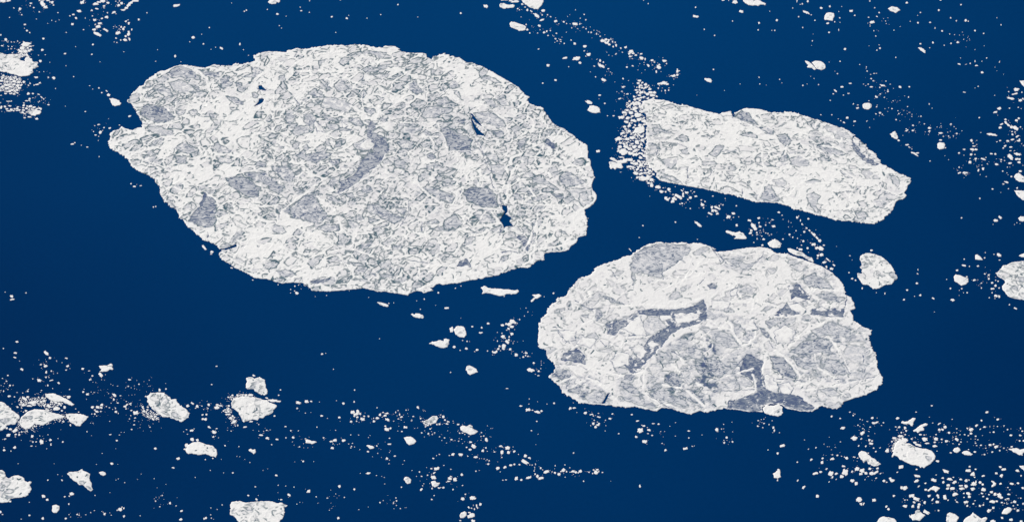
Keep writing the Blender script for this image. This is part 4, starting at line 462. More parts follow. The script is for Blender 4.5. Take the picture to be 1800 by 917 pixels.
(TN,"""165,487,8,8 247,487,18,14 49,465,10,8 397,396,12,10 352,368,8,6 307,345,8,6 283,342,8,6 512,465,6,10 553,452,6,6 866,387,22,18 850,376,8,6 790,390,8,6 957,388,8,6 630,510,26,18 645,595,12,10 712,602,10,8 785,611,10,10 643,660,6,6 444,610,16,12 382,685,18,14 470,685,8,6 455,720,26,18,30 912,651,38,26,-30 740,682,34,22,40 672,722,24,12 650,720,8,6 735,702,8,6 884,630,6,6 980,697,12,12 1075,708,12,10 1227,703,12,12 1182,607,26,26 1315,632,18,20 1367,491,8,8 1435,490,44,20 1509,511,12,8 1555,517,6,6 1578,527,10,8 1582,584,8,8 1729,613,16,14,-30 1600,362,26,22,-40 1623,375,8,8 1619,407,10,10 1754,378,8,10 1740,413,8,6 1680,707,14,12 1686,732,14,14 1658,752,12,22 1685,774,10,10 1719,800,12,12 1541,748,14,14 1568,730,8,8 1437,787,6,6 1354,809,12,8 1095,814,10,8 1174,885,20,24 1152,672,8,8 1180,687,6,5 1137,692,5,5 1107,638,6,5 1109,752,6,6 809,761,10,8 835,745,8,6 992,754,8,6 860,748,6,4
153,768,14,12 54,794,12,8 109,808,8,10 10,884,20,24,30 52,855,12,12 58,883,12,12 78,895,6,6 5,370,12,10 72,360,14,12 145,368,6,6"""),
(TO,"""73,128,24,30 33,208,18,12 98,226,18,16 20,243,16,12 140,160,6,6 295,213,30,26 275,193,14,10 268,213,10,10 310,238,20,16 340,254,30,12 328,272,26,14 263,276,22,18,-40 427,277,26,14 385,265,14,5 182,316,20,12 165,358,20,18 107,350,14,12 200,366,14,10 220,351,14,10 130,387,10,6 262,385,12,10 308,395,14,12 325,440,10,8 368,411,22,14 432,424,16,10 458,407,8,8 335,332,6,6 45,312,10,6 70,308,8,6
440,353,14,16 465,352,16,12 485,365,10,8 521,383,12,10 632,349,16,12 628,383,14,12 652,378,16,12 674,410,28,42,-20 628,415,8,8 715,312,8,8 537,432,26,16 563,470,50,36,40 533,498,28,20 501,478,18,12 645,508,28,26 671,483,14,14 683,513,8,10 747,518,18,14 800,467,30,18 815,475,12,10 862,484,50,34 812,523,34,36 871,523,30,26 920,514,26,18 910,475,10,8 957,540,10,10 812,566,12,12
381,541,34,24 350,550,12,10 449,543,40,26 582,565,38,20 512,557,12,8 614,577,8,8 655,580,14,6 682,587,12,8 700,595,14,12 692,626,20,16 208,575,20,14 237,550,8,8 262,540,14,10 776,661,36,28,-20 839,652,32,22,-25 797,692,8,12 887,635,30,20 921,628,20,16 967,630,20,14 1010,603,80,32,25 1017,553,34,28 1052,570,26,14 1060,572,10,24 1078,633,10,10 1057,632,10,8
1107,628,8,20 1100,655,8,20 1095,685,10,14 1152,660,16,20 1170,675,10,10 1103,713,14,18 1125,733,30,28,-40 1152,750,54,28,-10 1203,693,50,32,-20 1165,745,30,20 1252,695,10,8 1280,640,12,16 1275,665,6,6 1278,702,20,20 1312,715,30,24 1353,678,34,30,-50 1380,692,14,16 1332,690,20,14 1365,632,12,10 1368,740,10,8 1408,657,14,10 1437,690,34,24 1500,688,34,28,-30 1460,697,22,20 1410,695,14,8 1482,700,14,14 1640,700,40,34 1620,677,20,16 1650,675,24,16 1610,708,14,12 1697,698,16,12 1577,697,16,14 1662,690,12,20 1530,775,14,14 1442,527,18,16
938,752,30,36 983,764,22,18 1048,743,56,22,-15 820,766,16,10 848,764,20,10 240,665,52,32 192,665,20,14 215,703,26,14,-40 209,742,50,34 158,723,16,12 105,732,20,10 88,695,16,14 60,732,8,6 21,681,10,6 302,636,14,8 363,670,12,10 459,720,24,30,30 354,752,40,28 362,734,24,10 400,760,32,36 345,776,30,12 327,783,10,8 198,840,14,20 258,835,26,12 275,830,12,8 297,832,22,18 383,848,16,18 115,815,10,10 125,798,10,8 103,848,34,22,-30 178,795,8,8 583,687,18,12 612,680,8,6 490,890,14,14 215,902,10,8
980,115,28,14 1041,148,48,28 1080,152,20,12 1125,168,60,22,10 1160,160,20,20 1052,53,10,10 1048,97,10,8 1271,91,18,18 1207,98,12,8 1125,78,6,6 1118,250,14,12 1071,331,16,10 1130,362,8,8 1412,138,30,24 1450,133,36,14 1470,172,8,6 1440,88,8,6 1545,177,32,22 1598,190,36,14 1615,202,14,12 1660,180,20,8 1665,213,36,14 1762,228,28,20 1782,185,20,12 1722,240,12,10 1615,270,26,24 1635,300,26,24 1655,282,36,18 1623,240,12,10 1665,270,18,14 1650,255,10,8 1592,288,10,8 1725,287,8,8 1720,334,12,8 1110,453,6,6 1768,775,5,5"""),
(TP,"732,596,60,44 870,585,100,60 975,672,36,44 815,715,28,36 855,725,30,16 925,690,20,50 893,740,20,30 935,720,16,36 875,900,56,44 700,895,30,20 305,605,28,24 340,550,16,14 770,533,20,20 825,785,40,24 730,412,24,14"),
(TQ,"""1055,262,26,28 1104,224,10,8 1089,257,10,8 1168,277,8,6 1163,208,8,6 1127,318,18,16 1108,355,14,16 1106,337,8,6 1168,348,14,14 855,271,18,12 856,321,14,10 831,397,40,20,-15 881,381,16,8 895,377,6,6 688,408,20,16,-20 665,360,12,8 542,347,38,26 480,313,20,18 510,268,46,36 492,200,26,12 535,236,20,14 521,230,10,8 572,265,26,18 595,303,16,12 565,290,12,8 560,247,8,8 602,219,22,10 640,222,16,12 655,275,8,6 683,275,6,6 448,156,16,12 310,150,12,10 357,290,14,10 720,238,8,6 760,212,10,6 760,307,8,6 506,663,14,26 950,300,12,5
1347,237,14,12 1383,248,10,10 1393,218,14,10 1427,225,8,10 1459,248,16,18 1350,198,14,8 1372,190,8,6 1390,187,8,6 1450,198,10,6 1502,283,12,8 1465,268,12,20 1455,283,6,6 1520,377,44,20,-10 1490,430,18,18 1420,406,10,8 1488,622,12,16"""),
(TR,"""555,103,40,36 692,133,32,20 735,285,80,44,-10 915,450,110,70,20 847,35,34,20 900,88,30,30 925,65,20,14 1045,365,80,56,-30 1050,295,30,14 1075,312,16,14 1200,128,60,34 1220,208,70,36,10 1270,198,70,30,-20 1123,182,32,16 1378,202,30,18 1345,245,20,16 1168,270,30,22 972,240,30,18 1005,262,16,10 1007,147,24,14 1045,155,14,10 1027,455,36,24,-40 985,568,34,26,-40 1098,572,34,26,-40 1137,410,30,16 1143,338,14,12 1155,475,40,40 1195,490,36,28 1180,530,80,40 1220,603,30,22 1325,598,30,16,-45 1256,658,36,26,-35
1437,642,60,70 1547,448,76,44 1510,500,36,26 1643,415,80,50 1660,358,32,26 1720,390,28,26 1625,272,44,32,-20 1572,267,30,20 1718,285,44,50 1735,330,30,34 1590,318,24,20 1600,132,60,40,-20 697,503,26,16 520,430,16,10 128,473,20,12 190,618,30,16,-45 308,597,36,20,-45 490,580,24,8 615,590,30,8 15,825,36,26,-45 235,783,54,30,-45 414,762,40,30,-40 407,828,48,60 570,775,80,40,-20 568,710,30,20 648,718,44,26,-40 715,730,24,16 760,745,20,20 796,762,50,44,-20 915,745,50,20 970,760,30,16 745,890,70,36 1135,680,30,20
1540,610,30,24 1525,650,34,26 1535,690,30,24 1520,735,34,24"""),
(R5,"855,240,56,44 1115,405,30,18 830,448,40,28"),
(TT,"""340,113,34,26 92,212,26,18 1218,215,60,30,-15 1388,330,46,42 1126,347,34,30 1053,425,54,34,-25 1178,450,36,28 1110,485,34,20,-35 1260,435,16,12 1323,432,16,12 1380,440,20,16 1485,430,24,18 1540,490,32,28 1320,528,40,28 1263,535,18,12 1480,522,16,10 1593,582,56,34 1742,582,40,32 1733,667,34,26 1795,668,40,36 1745,468,20,32 1775,515,34,24
165,568,60,26 220,575,26,16 355,385,26,12 460,398,56,26,-35 550,455,64,48 462,492,50,40 512,492,54,34 537,412,24,12 462,525,20,12 614,540,42,34 410,568,28,20 735,475,30,20 738,540,22,16 693,537,18,10 905,470,30,18 964,492,76,56 963,552,48,36 860,570,36,20 920,585,30,20 787,570,24,12 1035,595,32,24 1030,640,20,10 1070,652,26,16 1035,705,30,20 1050,742,30,20 1120,738,34,26 725,597,20,14 738,645,80,42,45 802,685,30,24 777,720,32,22 675,712,26,14 680,610,20,12 498,645,36,26 573,675,66,36 498,692,26,14 405,640,70,54 388,690,40,26 393,752,76,40 230,645,100,62 270,707,80,30 75,695,60,40 130,735,110,36,20 25,638,34,22 80,615,20,12 318,600,20,12 425,830,30,14 665,327,20,14 303,293,14,10
643,857,40,24 1025,843,44,32 922,805,24,18 1298,843,36,26 1178,885,36,26 1417,823,32,24 1482,783,30,20 1195,782,24,14 1263,735,60,38 1320,722,34,34 1360,762,74,50,-20 1425,763,16,10 1605,760,34,30 1525,815,24,12"""),
(TS,"""475,60,44,24,-45 300,130,110,40,-10 385,107,46,36 545,130,86,76 570,190,26,50,25 630,133,54,38,-20 20,243,40,24,-50 113,350,66,40,-55 333,490,56,56 770,110,110,110 715,178,66,60 882,100,40,26,-45 960,58,84,66 1040,90,80,76 1020,140,60,40 1100,125,60,44 1165,55,56,36 1190,130,90,56 1250,120,110,36,-35 1283,50,46,36 1330,132,36,20,-45 1260,203,36,22,-40 885,245,80,50 948,290,54,60 517,262,34,16,-45 628,222,26,14,-45 1085,228,30,14,-40 1138,178,26,14 1655,30,80,52,-15 1595,112,36,18,-35 1385,250,50,42 1430,268,30,18 1485,210,44,40 1515,243,76,50
985,545,96,76 1025,615,50,50 1062,612,22,50,25 1228,553,72,54 1543,485,46,36,-40 1420,655,50,30,-45 1457,695,50,36,-30 1665,360,50,60 1720,362,80,60,-15 1718,648,74,52 1715,550,26,18 1755,548,20,20 1795,490,30,50 1795,805,20,50"""),
(TU,"""100,65,36,26 112,172,104,42,10 103,248,80,44,-20 372,238,100,54,20 565,97,120,54,25 240,285,40,28 135,333,44,24,-40 410,153,26,18 515,202,54,30 245,388,50,36 300,485,54,44 35,485,76,60 100,535,120,56,15 62,585,44,36 42,648,50,54 145,620,56,44 130,660,50,50 230,590,44,56,25 355,540,56,26,-60 435,480,50,46 445,510,34,28 425,578,66,48 250,738,130,56,28 448,715,36,30 550,510,60,90 605,320,70,44 590,370,60,42,-20 525,270,36,46 625,220,90,46 685,190,30,18 703,268,80,46,-30 800,225,50,32 885,245,56,46 930,235,30,30 665,370,80,46,-15 800,325,76,28 815,370,96,50 885,335,60,56 1010,295,100,70 990,375,76,50 1040,260,26,36 918,85,90,46 990,140,80,70 940,22,36,28 1035,65,36,26 1020,190,30,20
1155,170,60,32,-20 1105,270,54,46 1145,305,46,40 1160,385,80,60 1135,445,44,26 1155,495,36,24 1425,30,46,36 1480,68,72,40,-10 1445,170,60,54 1360,128,54,34 1698,88,68,40 1755,165,32,26 1430,292,50,32 1605,292,66,36 1705,283,42,34 1545,352,28,20 1575,388,22,18 1560,460,54,32 1780,360,44,36 712,460,94,56,-15 915,450,80,52 935,500,50,42 848,445,34,26 885,583,80,48 903,642,40,30 1000,610,34,28 1100,642,36,36 1158,628,32,30 1025,560,28,14 740,580,36,26 715,550,22,16 600,550,30,22,-50 850,508,26,20
1285,425,54,40 1340,460,54,54 1410,480,70,90,-30 1440,515,60,44 1245,465,30,26 1220,530,40,26 1300,575,90,50 1370,570,50,30 1650,580,66,40 1545,530,54,22 1510,545,36,26 1750,520,26,20 1600,590,26,20 1530,610,26,20 1700,628,30,20 1785,610,30,36 1630,640,26,20 1450,590,36,26 1490,600,26,16 1245,722,60,58 1315,672,46,38 1705,715,52,40 1650,690,26,20 1455,832,44,42 1597,862,64,48 1755,888,50,40 1310,885,80,50"""),
]
# the rubble skirt that hugs the left end of the kite shaped floe, and other dense brash
BIGR = [4.6] * 25 + [3.3] * 140 + [2.4] * 500 + [1.6] * 1000 + [1.0] * 900
SMLR = [2.2] * 30 + [1.5] * 150 + [1.0] * 400 + [0.7] * 300
SKIRT = [([(u + 1.2, v) for u, v in [(1122,142),(1138,150),(1147,165),(1140,172),(1128,178),(1131,200),(1134,240),(1133,270),(1137,286),(1147,305),(1150,318),(1138,322),(1122,312),(1112,298),(1100,292),(1092,276),(1085,262),(1092,245),(1086,235),(1098,216),(1090,205),(1100,185),(1112,170)]], BIGR),
 ([(24,750),(36,738),(56,728),(58,720),(78,716),(96,722),(118,726),(116,738),(100,740),(84,742),(62,752),(45,760),(30,768),(18,764)], SMLR),
 ([(30,700),(70,696),(105,700),(110,716),(80,722),(40,724)], SMLR), ([(34,74),(56,76),(56,86),(48,100),(30,96)], SMLR), ([(0,136),(34,134),(38,150),(30,164),(0,160)], SMLR),
 ([(30,183),(72,192),(60,204),(30,196)], SMLR), ([(258,700),(250,712),(262,722),(280,734),(268,738),(245,722)], SMLR), ([(400,700),(415,692),(440,692),(450,700),(412,706)], SMLR), ([(398,712),(420,742),(412,748),(392,720)], SMLR),
 ([(742,740),(772,730),(770,746),(745,750)], SMLR), ([(1570,770),(1590,765),(1575,800),(1568,795)], SMLR)]
# ------------------------------------------------------------------ the sea
def build_sea():
    me = bpy.data.meshes.new('sea')
    R = 250000.0; n = 24
    vs = [(0, 0, 0)] + [(R * math.cos(2 * math.pi * i / n), R * math.sin(2 * math.pi * i / n), 0) for i in range(n)]
    fs = [(0, i + 1, (i + 1) % n + 1) for i in range(n)]
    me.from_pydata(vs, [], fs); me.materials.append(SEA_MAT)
    o = bpy.data.objects.new('sea', me); C.objects.link(o)
    tag(o, 'deep blue open sea between the ice floes', kind='structure')
build_sea()

# ------------------------------------------------------------------ numeric helpers (units of 2 m on the sea plane)
U = 2.0
def vn(x, y, s, seed):
    tab = np.random.RandomState(seed).rand(256, 256).astype(np.float32) * 2 - 1
    x = x / s + 1000.3; y = y / s + 1000.7
    xi = np.floor(x).astype(np.int32); yi = np.floor(y).astype(np.int32)
    fx = x - xi; fy = y - yi
    fx = fx * fx * (3 - 2 * fx); fy = fy * fy * (3 - 2 * fy)
    a = tab[yi & 255, xi & 255]; b = tab[yi & 255, (xi + 1) & 255]
    c = tab[(yi + 1) & 255, xi & 255]; d = tab[(yi + 1) & 255, (xi + 1) & 255]
    return (a + (b - a) * fx) * (1 - fy) + (c + (d - c) * fx) * fy
def fbm(x, y, s, seed, n=3):
    r = 0; a = 1.0; t = 0
    for i in range(n):
        r = r + a * vn(x, y, s / 2 ** i, seed + i * 17); t += a; a *= 0.55
    return r / t
def seg_d2(ax, ay, bx, by, X, Y):
    dx, dy = bx - ax, by - ay
    L = dx * dx + dy * dy + 1e-9
    t = np.clip(((X - ax) * dx + (Y - ay) * dy) / L, 0, 1)
    return (X - ax - t * dx) ** 2 + (Y - ay - t * dy) ** 2
def poly_sd(P, X, Y):
    d2 = np.full(X.shape, 1e12, X.dtype); ins = np.zeros(X.shape, bool)
    n = len(P)
    for i in range(n):
        ax, ay = P[i]; bx, by = P[(i + 1) % n]
        np.minimum(d2, seg_d2(ax, ay, bx, by, X, Y), out=d2)
        if ay != by:
            c = ((ay > Y) != (by > Y)) & (X < (bx - ax) * (Y - ay) / (by - ay) + ax)
            ins ^= c
    d = np.sqrt(d2)
    return np.where(ins, -d, d)
def sm(x, a, b):
    t = np.clip((x - a) / (b - a), 0, 1)
    return t * t * (3 - 2 * t)
def inside(P, x, y):
    c = False; n = len(P)
    for i in range(n):
        ax, ay = P[i]; bx, by = P[(i + 1) % n]
        if (ay > y) != (by > y) and x < (bx - ax) * (y - ay) / (by - ay) + ax: c = not c
    return c

def voronoi(x, y, seed):
    # cells of size 1: distance to the nearest border, and a random pair for each cell
    rs = np.random.RandomState(seed)
    tx = rs.rand(128, 128).astype(np.float32); ty = rs.rand(128, 128).astype(np.float32)
    xi = np.floor(x).astype(np.int32); yi = np.floor(y).astype(np.int32)
    f1 = np.full(x.shape, 9., np.float32); f2 = f1.copy(); ia = np.zeros(x.shape, np.int32); ib = ia.copy()
    for dy in (-1, 0, 1):
        for dx in (-1, 0, 1):
            a, b = xi + dx, yi + dy
            px_ = a + 0.1 + 0.8 * tx[b & 127, a & 127]; py_ = b + 0.1 + 0.8 * ty[b & 127, a & 127]
            d = np.sqrt((x - px_) ** 2 + (y - py_) ** 2)
            n = d < f1
            f2 = np.where(n, f1, np.minimum(f2, d)); ia = np.where(n, a, ia); ib = np.where(n, b, ib); f1 = np.where(n, d, f1)
    r1 = rs.rand(128, 128).astype(np.float32); r2 = rs.rand(128, 128).astype(np.float32)
    return (f2 - f1) * 0.5, r1[ib & 127, ia & 127], r2[ib & 127, ia & 127], ia * 4096 + ib

class Grid:
    def __init__(s, P, step, pad=5):
        lo = P.min(0) - pad; hi = P.max(0) + pad
        s.sx, s.sy = step, step * 1.1
        s.x0, s.y0 = lo
        s.nx = int((hi[0] - lo[0]) / s.sx) + 2; s.ny = int((hi[1] - lo[1]) / s.sy) + 2
        s.X, s.Y = np.meshgrid(s.x0 + np.arange(s.nx) * s.sx, s.y0 + np.arange(s.ny) * s.sy)
        s.X = s.X.astype(np.float32); s.Y = s.Y.astype(np.float32)
    def win(s, x0, y0, x1, y1):
        i0 = max(0, int((x0 - s.x0) / s.sx)); i1 = min(s.nx, int((x1 - s.x0) / s.sx) + 2)
        j0 = max(0, int((y0 - s.y0) / s.sy)); j1 = min(s.ny, int((y1 - s.y0) / s.sy) + 2)
        if i1 <= i0 or j1 <= j0: return None
        return (slice(j0, j1), slice(i0, i1))

def link_mesh(name, verts, quads, cols, parent=None, smooth=True):
    me = bpy.data.meshes.new(name)
    nv, nf = len(verts), len(quads)
    me.vertices.add(nv); me.vertices.foreach_set('co', np.ascontiguousarray(verts, np.float32).ravel())
    me.loops.add(nf * 4); me.loops.foreach_set('vertex_index', np.ascontiguousarray(quads, np.int32).ravel())
    me.polygons.add(nf); me.polygons.foreach_set('loop_start', np.arange(0, nf * 4, 4, dtype=np.int32))
    if smooth: me.polygons.foreach_set('use_smooth', np.ones(nf, bool))
    me.update(calc_edges=True)
    at = me.attributes.new('ice', 'FLOAT_COLOR', 'POINT')
    c4 = np.ones((nv, 4), np.float32); c4[:, :3] = cols
    at.data.foreach_set('color', c4.ravel())
    me.materials.append(ICE_MAT)
    o = bpy.data.objects.new(name, me); C.objects.link(o)
    if parent is not None: o.parent = parent
    return o

# ------------------------------------------------------------------ one floe
def build_floe(name, label, outline, patches=(), holes=(), ridge=(), tex=1.0, step=1.0, seed=1, group=None, dens=1.0, bare=0.0, pancap=290, veil=(), plates=(), cracks=(), toneup=0.0, plate=1.0, seams=1.0, veins=1.0, leads=()):
    rng = np.random.RandomState(seed)
    P = ground(outline) / U
    g = Grid(P, step)
    X, Y = g.X, g.Y
    size = math.sqrt((P[:, 0].max() - P[:, 0].min()) * (P[:, 1].max() - P[:, 1].min()))
    big = min(1.0, size / 150.0)
    jag = 0.35 + 0.65 * big
    wx = X + 1.3 * big * vn(X, Y, 7, seed + 1) + 0.35 * vn(X, Y, 2.7, seed + 2)
    wy = Y + 1.3 * big * vn(X, Y, 7, seed + 3) + 0.35 * vn(X, Y, 2.7, seed + 4)
    sd = poly_sd(P, X, Y) + jag * (1.7 * vn(X, Y, 2.6, seed + 5) + 1.5 * vn(X, Y, 7, seed + 6)) * (0.4 + 0.6 * sm(vn(X, Y, 40, seed + 7), -0.4, 0.2))
    shore = sd.copy()
    for H in holes:
        Hq = ground(H) / U
        w = g.win(Hq[:, 0].min() - 4, Hq[:, 1].min() - 4, Hq[:, 0].max() + 4, Hq[:, 1].max() + 4)
        if w is None: continue
        hs = poly_sd(Hq, X[w] + 0.5 * vn(X[w], Y[w], 2, seed + 9), Y[w])
        sd[w] = np.maximum(sd[w], -hs)
    grey = (0.03 + 0.07 * np.clip(fbm(X, Y, 26, seed + 10) + 0.2, 0, 1) + 0.20 * sm(fbm(wx, wy, 8, seed + 11), 0.25, 0.6) * tex).astype(np.float32)
    grey += bare
    for tone, Q in veil:
        q = ground(Q) / U
        grey += 1.9 * tone * sm(-poly_sd(q, wx + 5 * vn(X, Y, 17, seed + 50), wy + 5 * vn(X, Y, 17, seed + 51)), -2, 6) * sm(fbm(wx, wy, 9, seed + 52), -0.45, 0.25)
    melt = np.zeros_like(X); hgt = 1.5 + 0.40 * fbm(X, Y, 12, seed + 12) + 0.32 * fbm(X, Y, 3.2, seed + 13, 2)
    pid = np.zeros(X.shape, np.int32)
    kinds = ['snow_crust']
    flow = vn(X, Y, 120, seed + 14) * 1.6
    area = float((sd < 0).sum()) * g.sx * g.sy
    cand = np.argwhere(sd < -2.5)
    brk = 0.5 + 0.5 * vn(wx, wy, 4.0, seed + 15)
    big_y = (Y.max() - Y.min())
    zone = 0.55 + 0.6 * vn(X, Y, 70, seed + 16)         # some parts of a floe are busier than others
    # the mosaic: snow ridges welded round plates, some of them bare, with wet dark seams along the ridges
    if tex > 0.05:
        S1 = 5.5 + 13.5 * big
        th0 = 0.5 * rng.randn(); ct, st = math.cos(th0), math.sin(th0)
        qx = wx + 6.5 * big * vn(X, Y, 31, seed + 70) + 1.3 * vn(X, Y, 8, seed + 71); qy = wy + 6.5 * big * vn(X, Y, 31, seed + 72) + 1.3 * vn(X, Y, 8, seed + 73)
        ax_, ay_ = (qx * ct + qy * st) / 1.5, (-qx * st + qy * ct) * 1.05
        e, c1, c2, cid = voronoi(ax_ / S1, ay_ / S1, seed + 74)
        e = e * S1
        rw = 0.6 + 0.8 * big + 1.7 * vn(X, Y, 19, seed + 75)
        isb = c1 < (0.40 + 0.65 * (zone - 0.2)) * min(1, tex + 0.1) * plate
        m = sm(e, rw, rw + 0.8) * isb
        grey = grey * (1 - m) + m * (0.12 + 0.40 * c2 ** 1.3 + 0.12 * fbm(wx, wy, 7, seed + 76) + np.clip(grey - 0.1, 0, 1) * 0.6)
        seam = (1 - sm(np.abs(e - rw - 0.7), 0.6, 1.45)) * sm(brk, 0.33, 0.46) * np.where(isb, 1.0, 0.08)
        melt = np.maximum(melt, seam * seams * (0.65 + 0.35 * c2) * min(1, tex + 0.2))
        hgt -= 0.35 * m; hgt += 0.35 * (1 - sm(e, 0, rw + 0.5))
        e2, d1, d2_, _ = voronoi(ax_ / (S1 * 0.46) + 31, ay_ / (S1 * 0.42) + 17, seed + 77)
        e2 = e2 * S1 * 0.44
        fine = (1 - sm(e2, 0.35, 1.05)) * sm(c2 + 0.5 * (zone - 0.5) + 0.4 * vn(X, Y, 14, seed + 78), 0.58, 0.72) * sm(vn(wx, wy, 5.5, seed + 79), -0.15, 0.25)
        melt = np.maximum(melt, 0.5 * seams * fine * tex * sm(e, rw * 0.6, rw + 0.4)); hgt -= 0.2 * fine
        ok = (m > 0.5) & (sd < -0.5)
        uc, inv = np.unique(cid[ok], return_inverse=True)
        base_k = len(kinds); kinds += ['thin_ice_pan'] * len(uc)
        pid[ok] = base_k + inv
    # small refrozen pans with dark wet rims
    if tex > 0.05 and len(cand):
        npan = int(area / 420.0 * tex * dens)
        for k in range(npan):
            j, i = cand[rng.randint(len(cand))]
            if zone[j, i] < rng.rand() * 0.75: continue
            cx, cy = X[j, i], Y[j, i]
            r = min(16.0, 2.6 * math.exp(rng.rand() ** 1.4 * 1.75)) * (0.6 + 0.4 * big)
            n = rng.randint(4, 8); asp = 1 + 2.0 * rng.rand() ** 1.5
            th = flow[j, i] + rng.randn() * 0.7
            an = np.sort(rng.rand(n) * 2 * math.pi); rr = r * (0.55 + 0.6 * rng.rand(n))
            lx = rr * np.cos(an) * math.sqrt(asp); ly = rr * np.sin(an) / math.sqrt(asp)
            ex = cx + lx * math.cos(th) - ly * math.sin(th); ey = cy + lx * math.sin(th) + ly * math.cos(th)
            w = g.win(ex.min() - 3, ey.min() - 3, ex.max() + 3, ey.max() + 3)
            if w is None: continue
            d = poly_sd(np.stack([ex, ey], 1), wx[w], wy[w])
            tone = 0.10 + 0.40 * rng.rand() ** 1.5 if r > 4 else 0.08 + 0.3 * rng.rand()
            m = sm(-d, -0.4, 0.8)
            grey[w] = grey[w] * (1 - m) + m * (tone + 0.08 * vn(X[w], Y[w], 5, seed + 18))
            melt[w] *= (1 - m)
            wdt = 0.8 + 0.6 * rng.rand()
            rim = (1 - sm(np.abs(d + 0.4), wdt * 0.5, wdt * 1.5)) * sm(brk[w] + 0.25 * rng.randn(), 0.30, 0.52)
            melt[w] = np.maximum(melt[w], rim * seams * (0.65 + 0.35 * rng.rand()))
            hgt[w] -= m * 0.45
            if r > 5.2 and (d < 0).sum() * g.sx * g.sy > 34:
                kinds.append('thin_ice_pan'); pid[w][d < 0] = len(kinds) - 1
    # rafted snow ridges
    if tex > 0.05 and len(cand):
        for k in range(int(area / 1500.0 * tex * dens)):
            j, i = cand[rng.randint(len(cand))]
            cx, cy = X[j, i], Y[j, i]
            Lh = (8 + 26 * rng.rand()) * (0.4 + 0.6 * big); th = flow[j, i] + rng.randn() * 0.8
            c1 = rng.randn() * 0.35; Q = []
            for q in range(5):
                Q.append((cx, cy)); cx += Lh / 3 * math.cos(th); cy += Lh / 3 * math.sin(th); th += c1 + rng.randn() * 0.18
            draw_ridge(g, np.array(Q), 0.9 + 1.3 * rng.rand() ** 2, wx, wy, grey, melt, hgt, pid, 0, 0.8, seed)
    # short dark strokes of melt water and slush
    if tex > 0.05 and len(cand):
        for k in range(int(area / 125.0 * tex * dens)):
            j, i = cand[rng.randint(len(cand))]
            if zone[j, i] < rng.rand() * 0.8 and rng.rand() < 0.6: continue
            cx, cy = X[j, i], Y[j, i]
            Ls = 1.5 + 8.5 * rng.rand() ** 1.7; th = flow[j, i] + rng.randn() * 0.9; wd = 0.75 + 0.75 * rng.rand() ** 1.5
            Q = [(cx, cy)]
            for q in range(rng.randint(1, 4)):
                cx += Ls / 2 * math.cos(th); cy += Ls / 2 * math.sin(th); th += rng.randn() * 0.45; Q.append((cx, cy))
            Q = np.array(Q); w = g.win(Q[:, 0].min() - 3, Q[:, 1].min() - 3, Q[:, 0].max() + 3, Q[:, 1].max() + 3)
            if w is None: continue
            d2 = np.full(X[w].shape, 1e9, np.float32)
            for q in range(len(Q) - 1): d2 = np.minimum(d2, seg_d2(Q[q][0], Q[q][1], Q[q + 1][0], Q[q + 1][1], wx[w], wy[w]))
            m = (1 - sm(np.sqrt(d2), wd * 0.5, wd * 1.35)) * (0.35 + 0.65 * rng.rand())
            melt[w] = np.maximum(melt[w], m); hgt[w] -= m * 0.5
    # the larger bare patches seen in the photograph
    for tone, Q in patches:
        tone = min(0.93, tone + toneup)
        q = ground(Q) / U
        w = g.win(q[:, 0].min() - 4, q[:, 1].min() - 4, q[:, 0].max() + 4, q[:, 1].max() + 4)
        if w is None: continue
        d = poly_sd(q, wx[w] + 1.0 * vn(X[w], Y[w], 4.5, seed + 21), wy[w] + 1.0 * vn(X[w], Y[w], 4.5, seed + 22)) + 1.5 * vn(X[w], Y[w], 6.5, seed + 26)
        m = sm(-d, -0.5, 0.9)
        keep = 0.0 if tone > 0.8 else 0.12
        grey[w] = grey[w] * (1 - m) + m * (tone - 0.03 + 0.10 * fbm(X[w], Y[w], 9, seed + 23) - (0.45 * veins * sm(fbm(wx[w], wy[w], 6, seed + 24), 0.18, 0.42) if tone < 0.8 else 0.3 * sm(fbm(wx[w], wy[w], 5, seed + 24), 0.38, 0.5)))
        melt[w] *= 1 - m * (1 - keep)
        rim = (1 - sm(np.abs(d + 0.6), 0.6, 1.7)) * sm(brk[w], 0.22, 0.38) * (1.0 if tone > 0.45 else 0.6)
        if tone < 0.85: melt[w] = np.maximum(melt[w], rim * 0.8 * (0.4 + 0.6 * seams))
        else: grey[w] = np.maximum(grey[w], rim * min(1.0, tone + 0.1))
        hgt[w] = hgt[w] * (1 - m) + m * (0.8 + 0.12 * vn(X[w], Y[w], 3, seed + 25) + (0.2 if tone < 0.8 else -0.3))
        kinds.append('thin_ice_pan'); pid[w][d < 0] = len(kinds) - 1
    for wd, Q in ridge:
        q = ground(Q) / U
        kinds.append('pressure_ridge')
        draw_ridge(g, q, wd * 0.42, wx, wy, grey, melt, hgt, pid, len(kinds) - 1, 0.55, seed)
    for tone, Q in leads:
        q = ground(Q) / U
        w = g.win(q[:, 0].min() - 4, q[:, 1].min() - 4, q[:, 0].max() + 4, q[:, 1].max() + 4)
        d = poly_sd(q, wx[w], wy[w]) + 2.4 * fbm(X[w], Y[w], 7, seed + 80)
        m = sm(-d, -0.5, 0.8)
        rim = (1 - sm(np.abs(d), 0.6, 1.6)) * 0.16
        rub = sm(fbm(wx[w], wy[w], 7.5, seed + 81, 4), 0.30, 0.40) * (1.0 if tone > 0.81 else 0.0)          # crumbs of white ice caught in the lead
        grey[w] = grey[w] * (1 - m) + m * np.clip(tone + rim + 0.08 * fbm(X[w], Y[w], 8, seed + 82) - 0.75 * rub, 0.03, 0.97)
        melt[w] *= 1 - m; hgt[w] = hgt[w] * (1 - m) + m * (0.6 + 0.5 * rub)
        kinds.append('thin_ice_pan'); pid[w][d < 0] = len(kinds) - 1
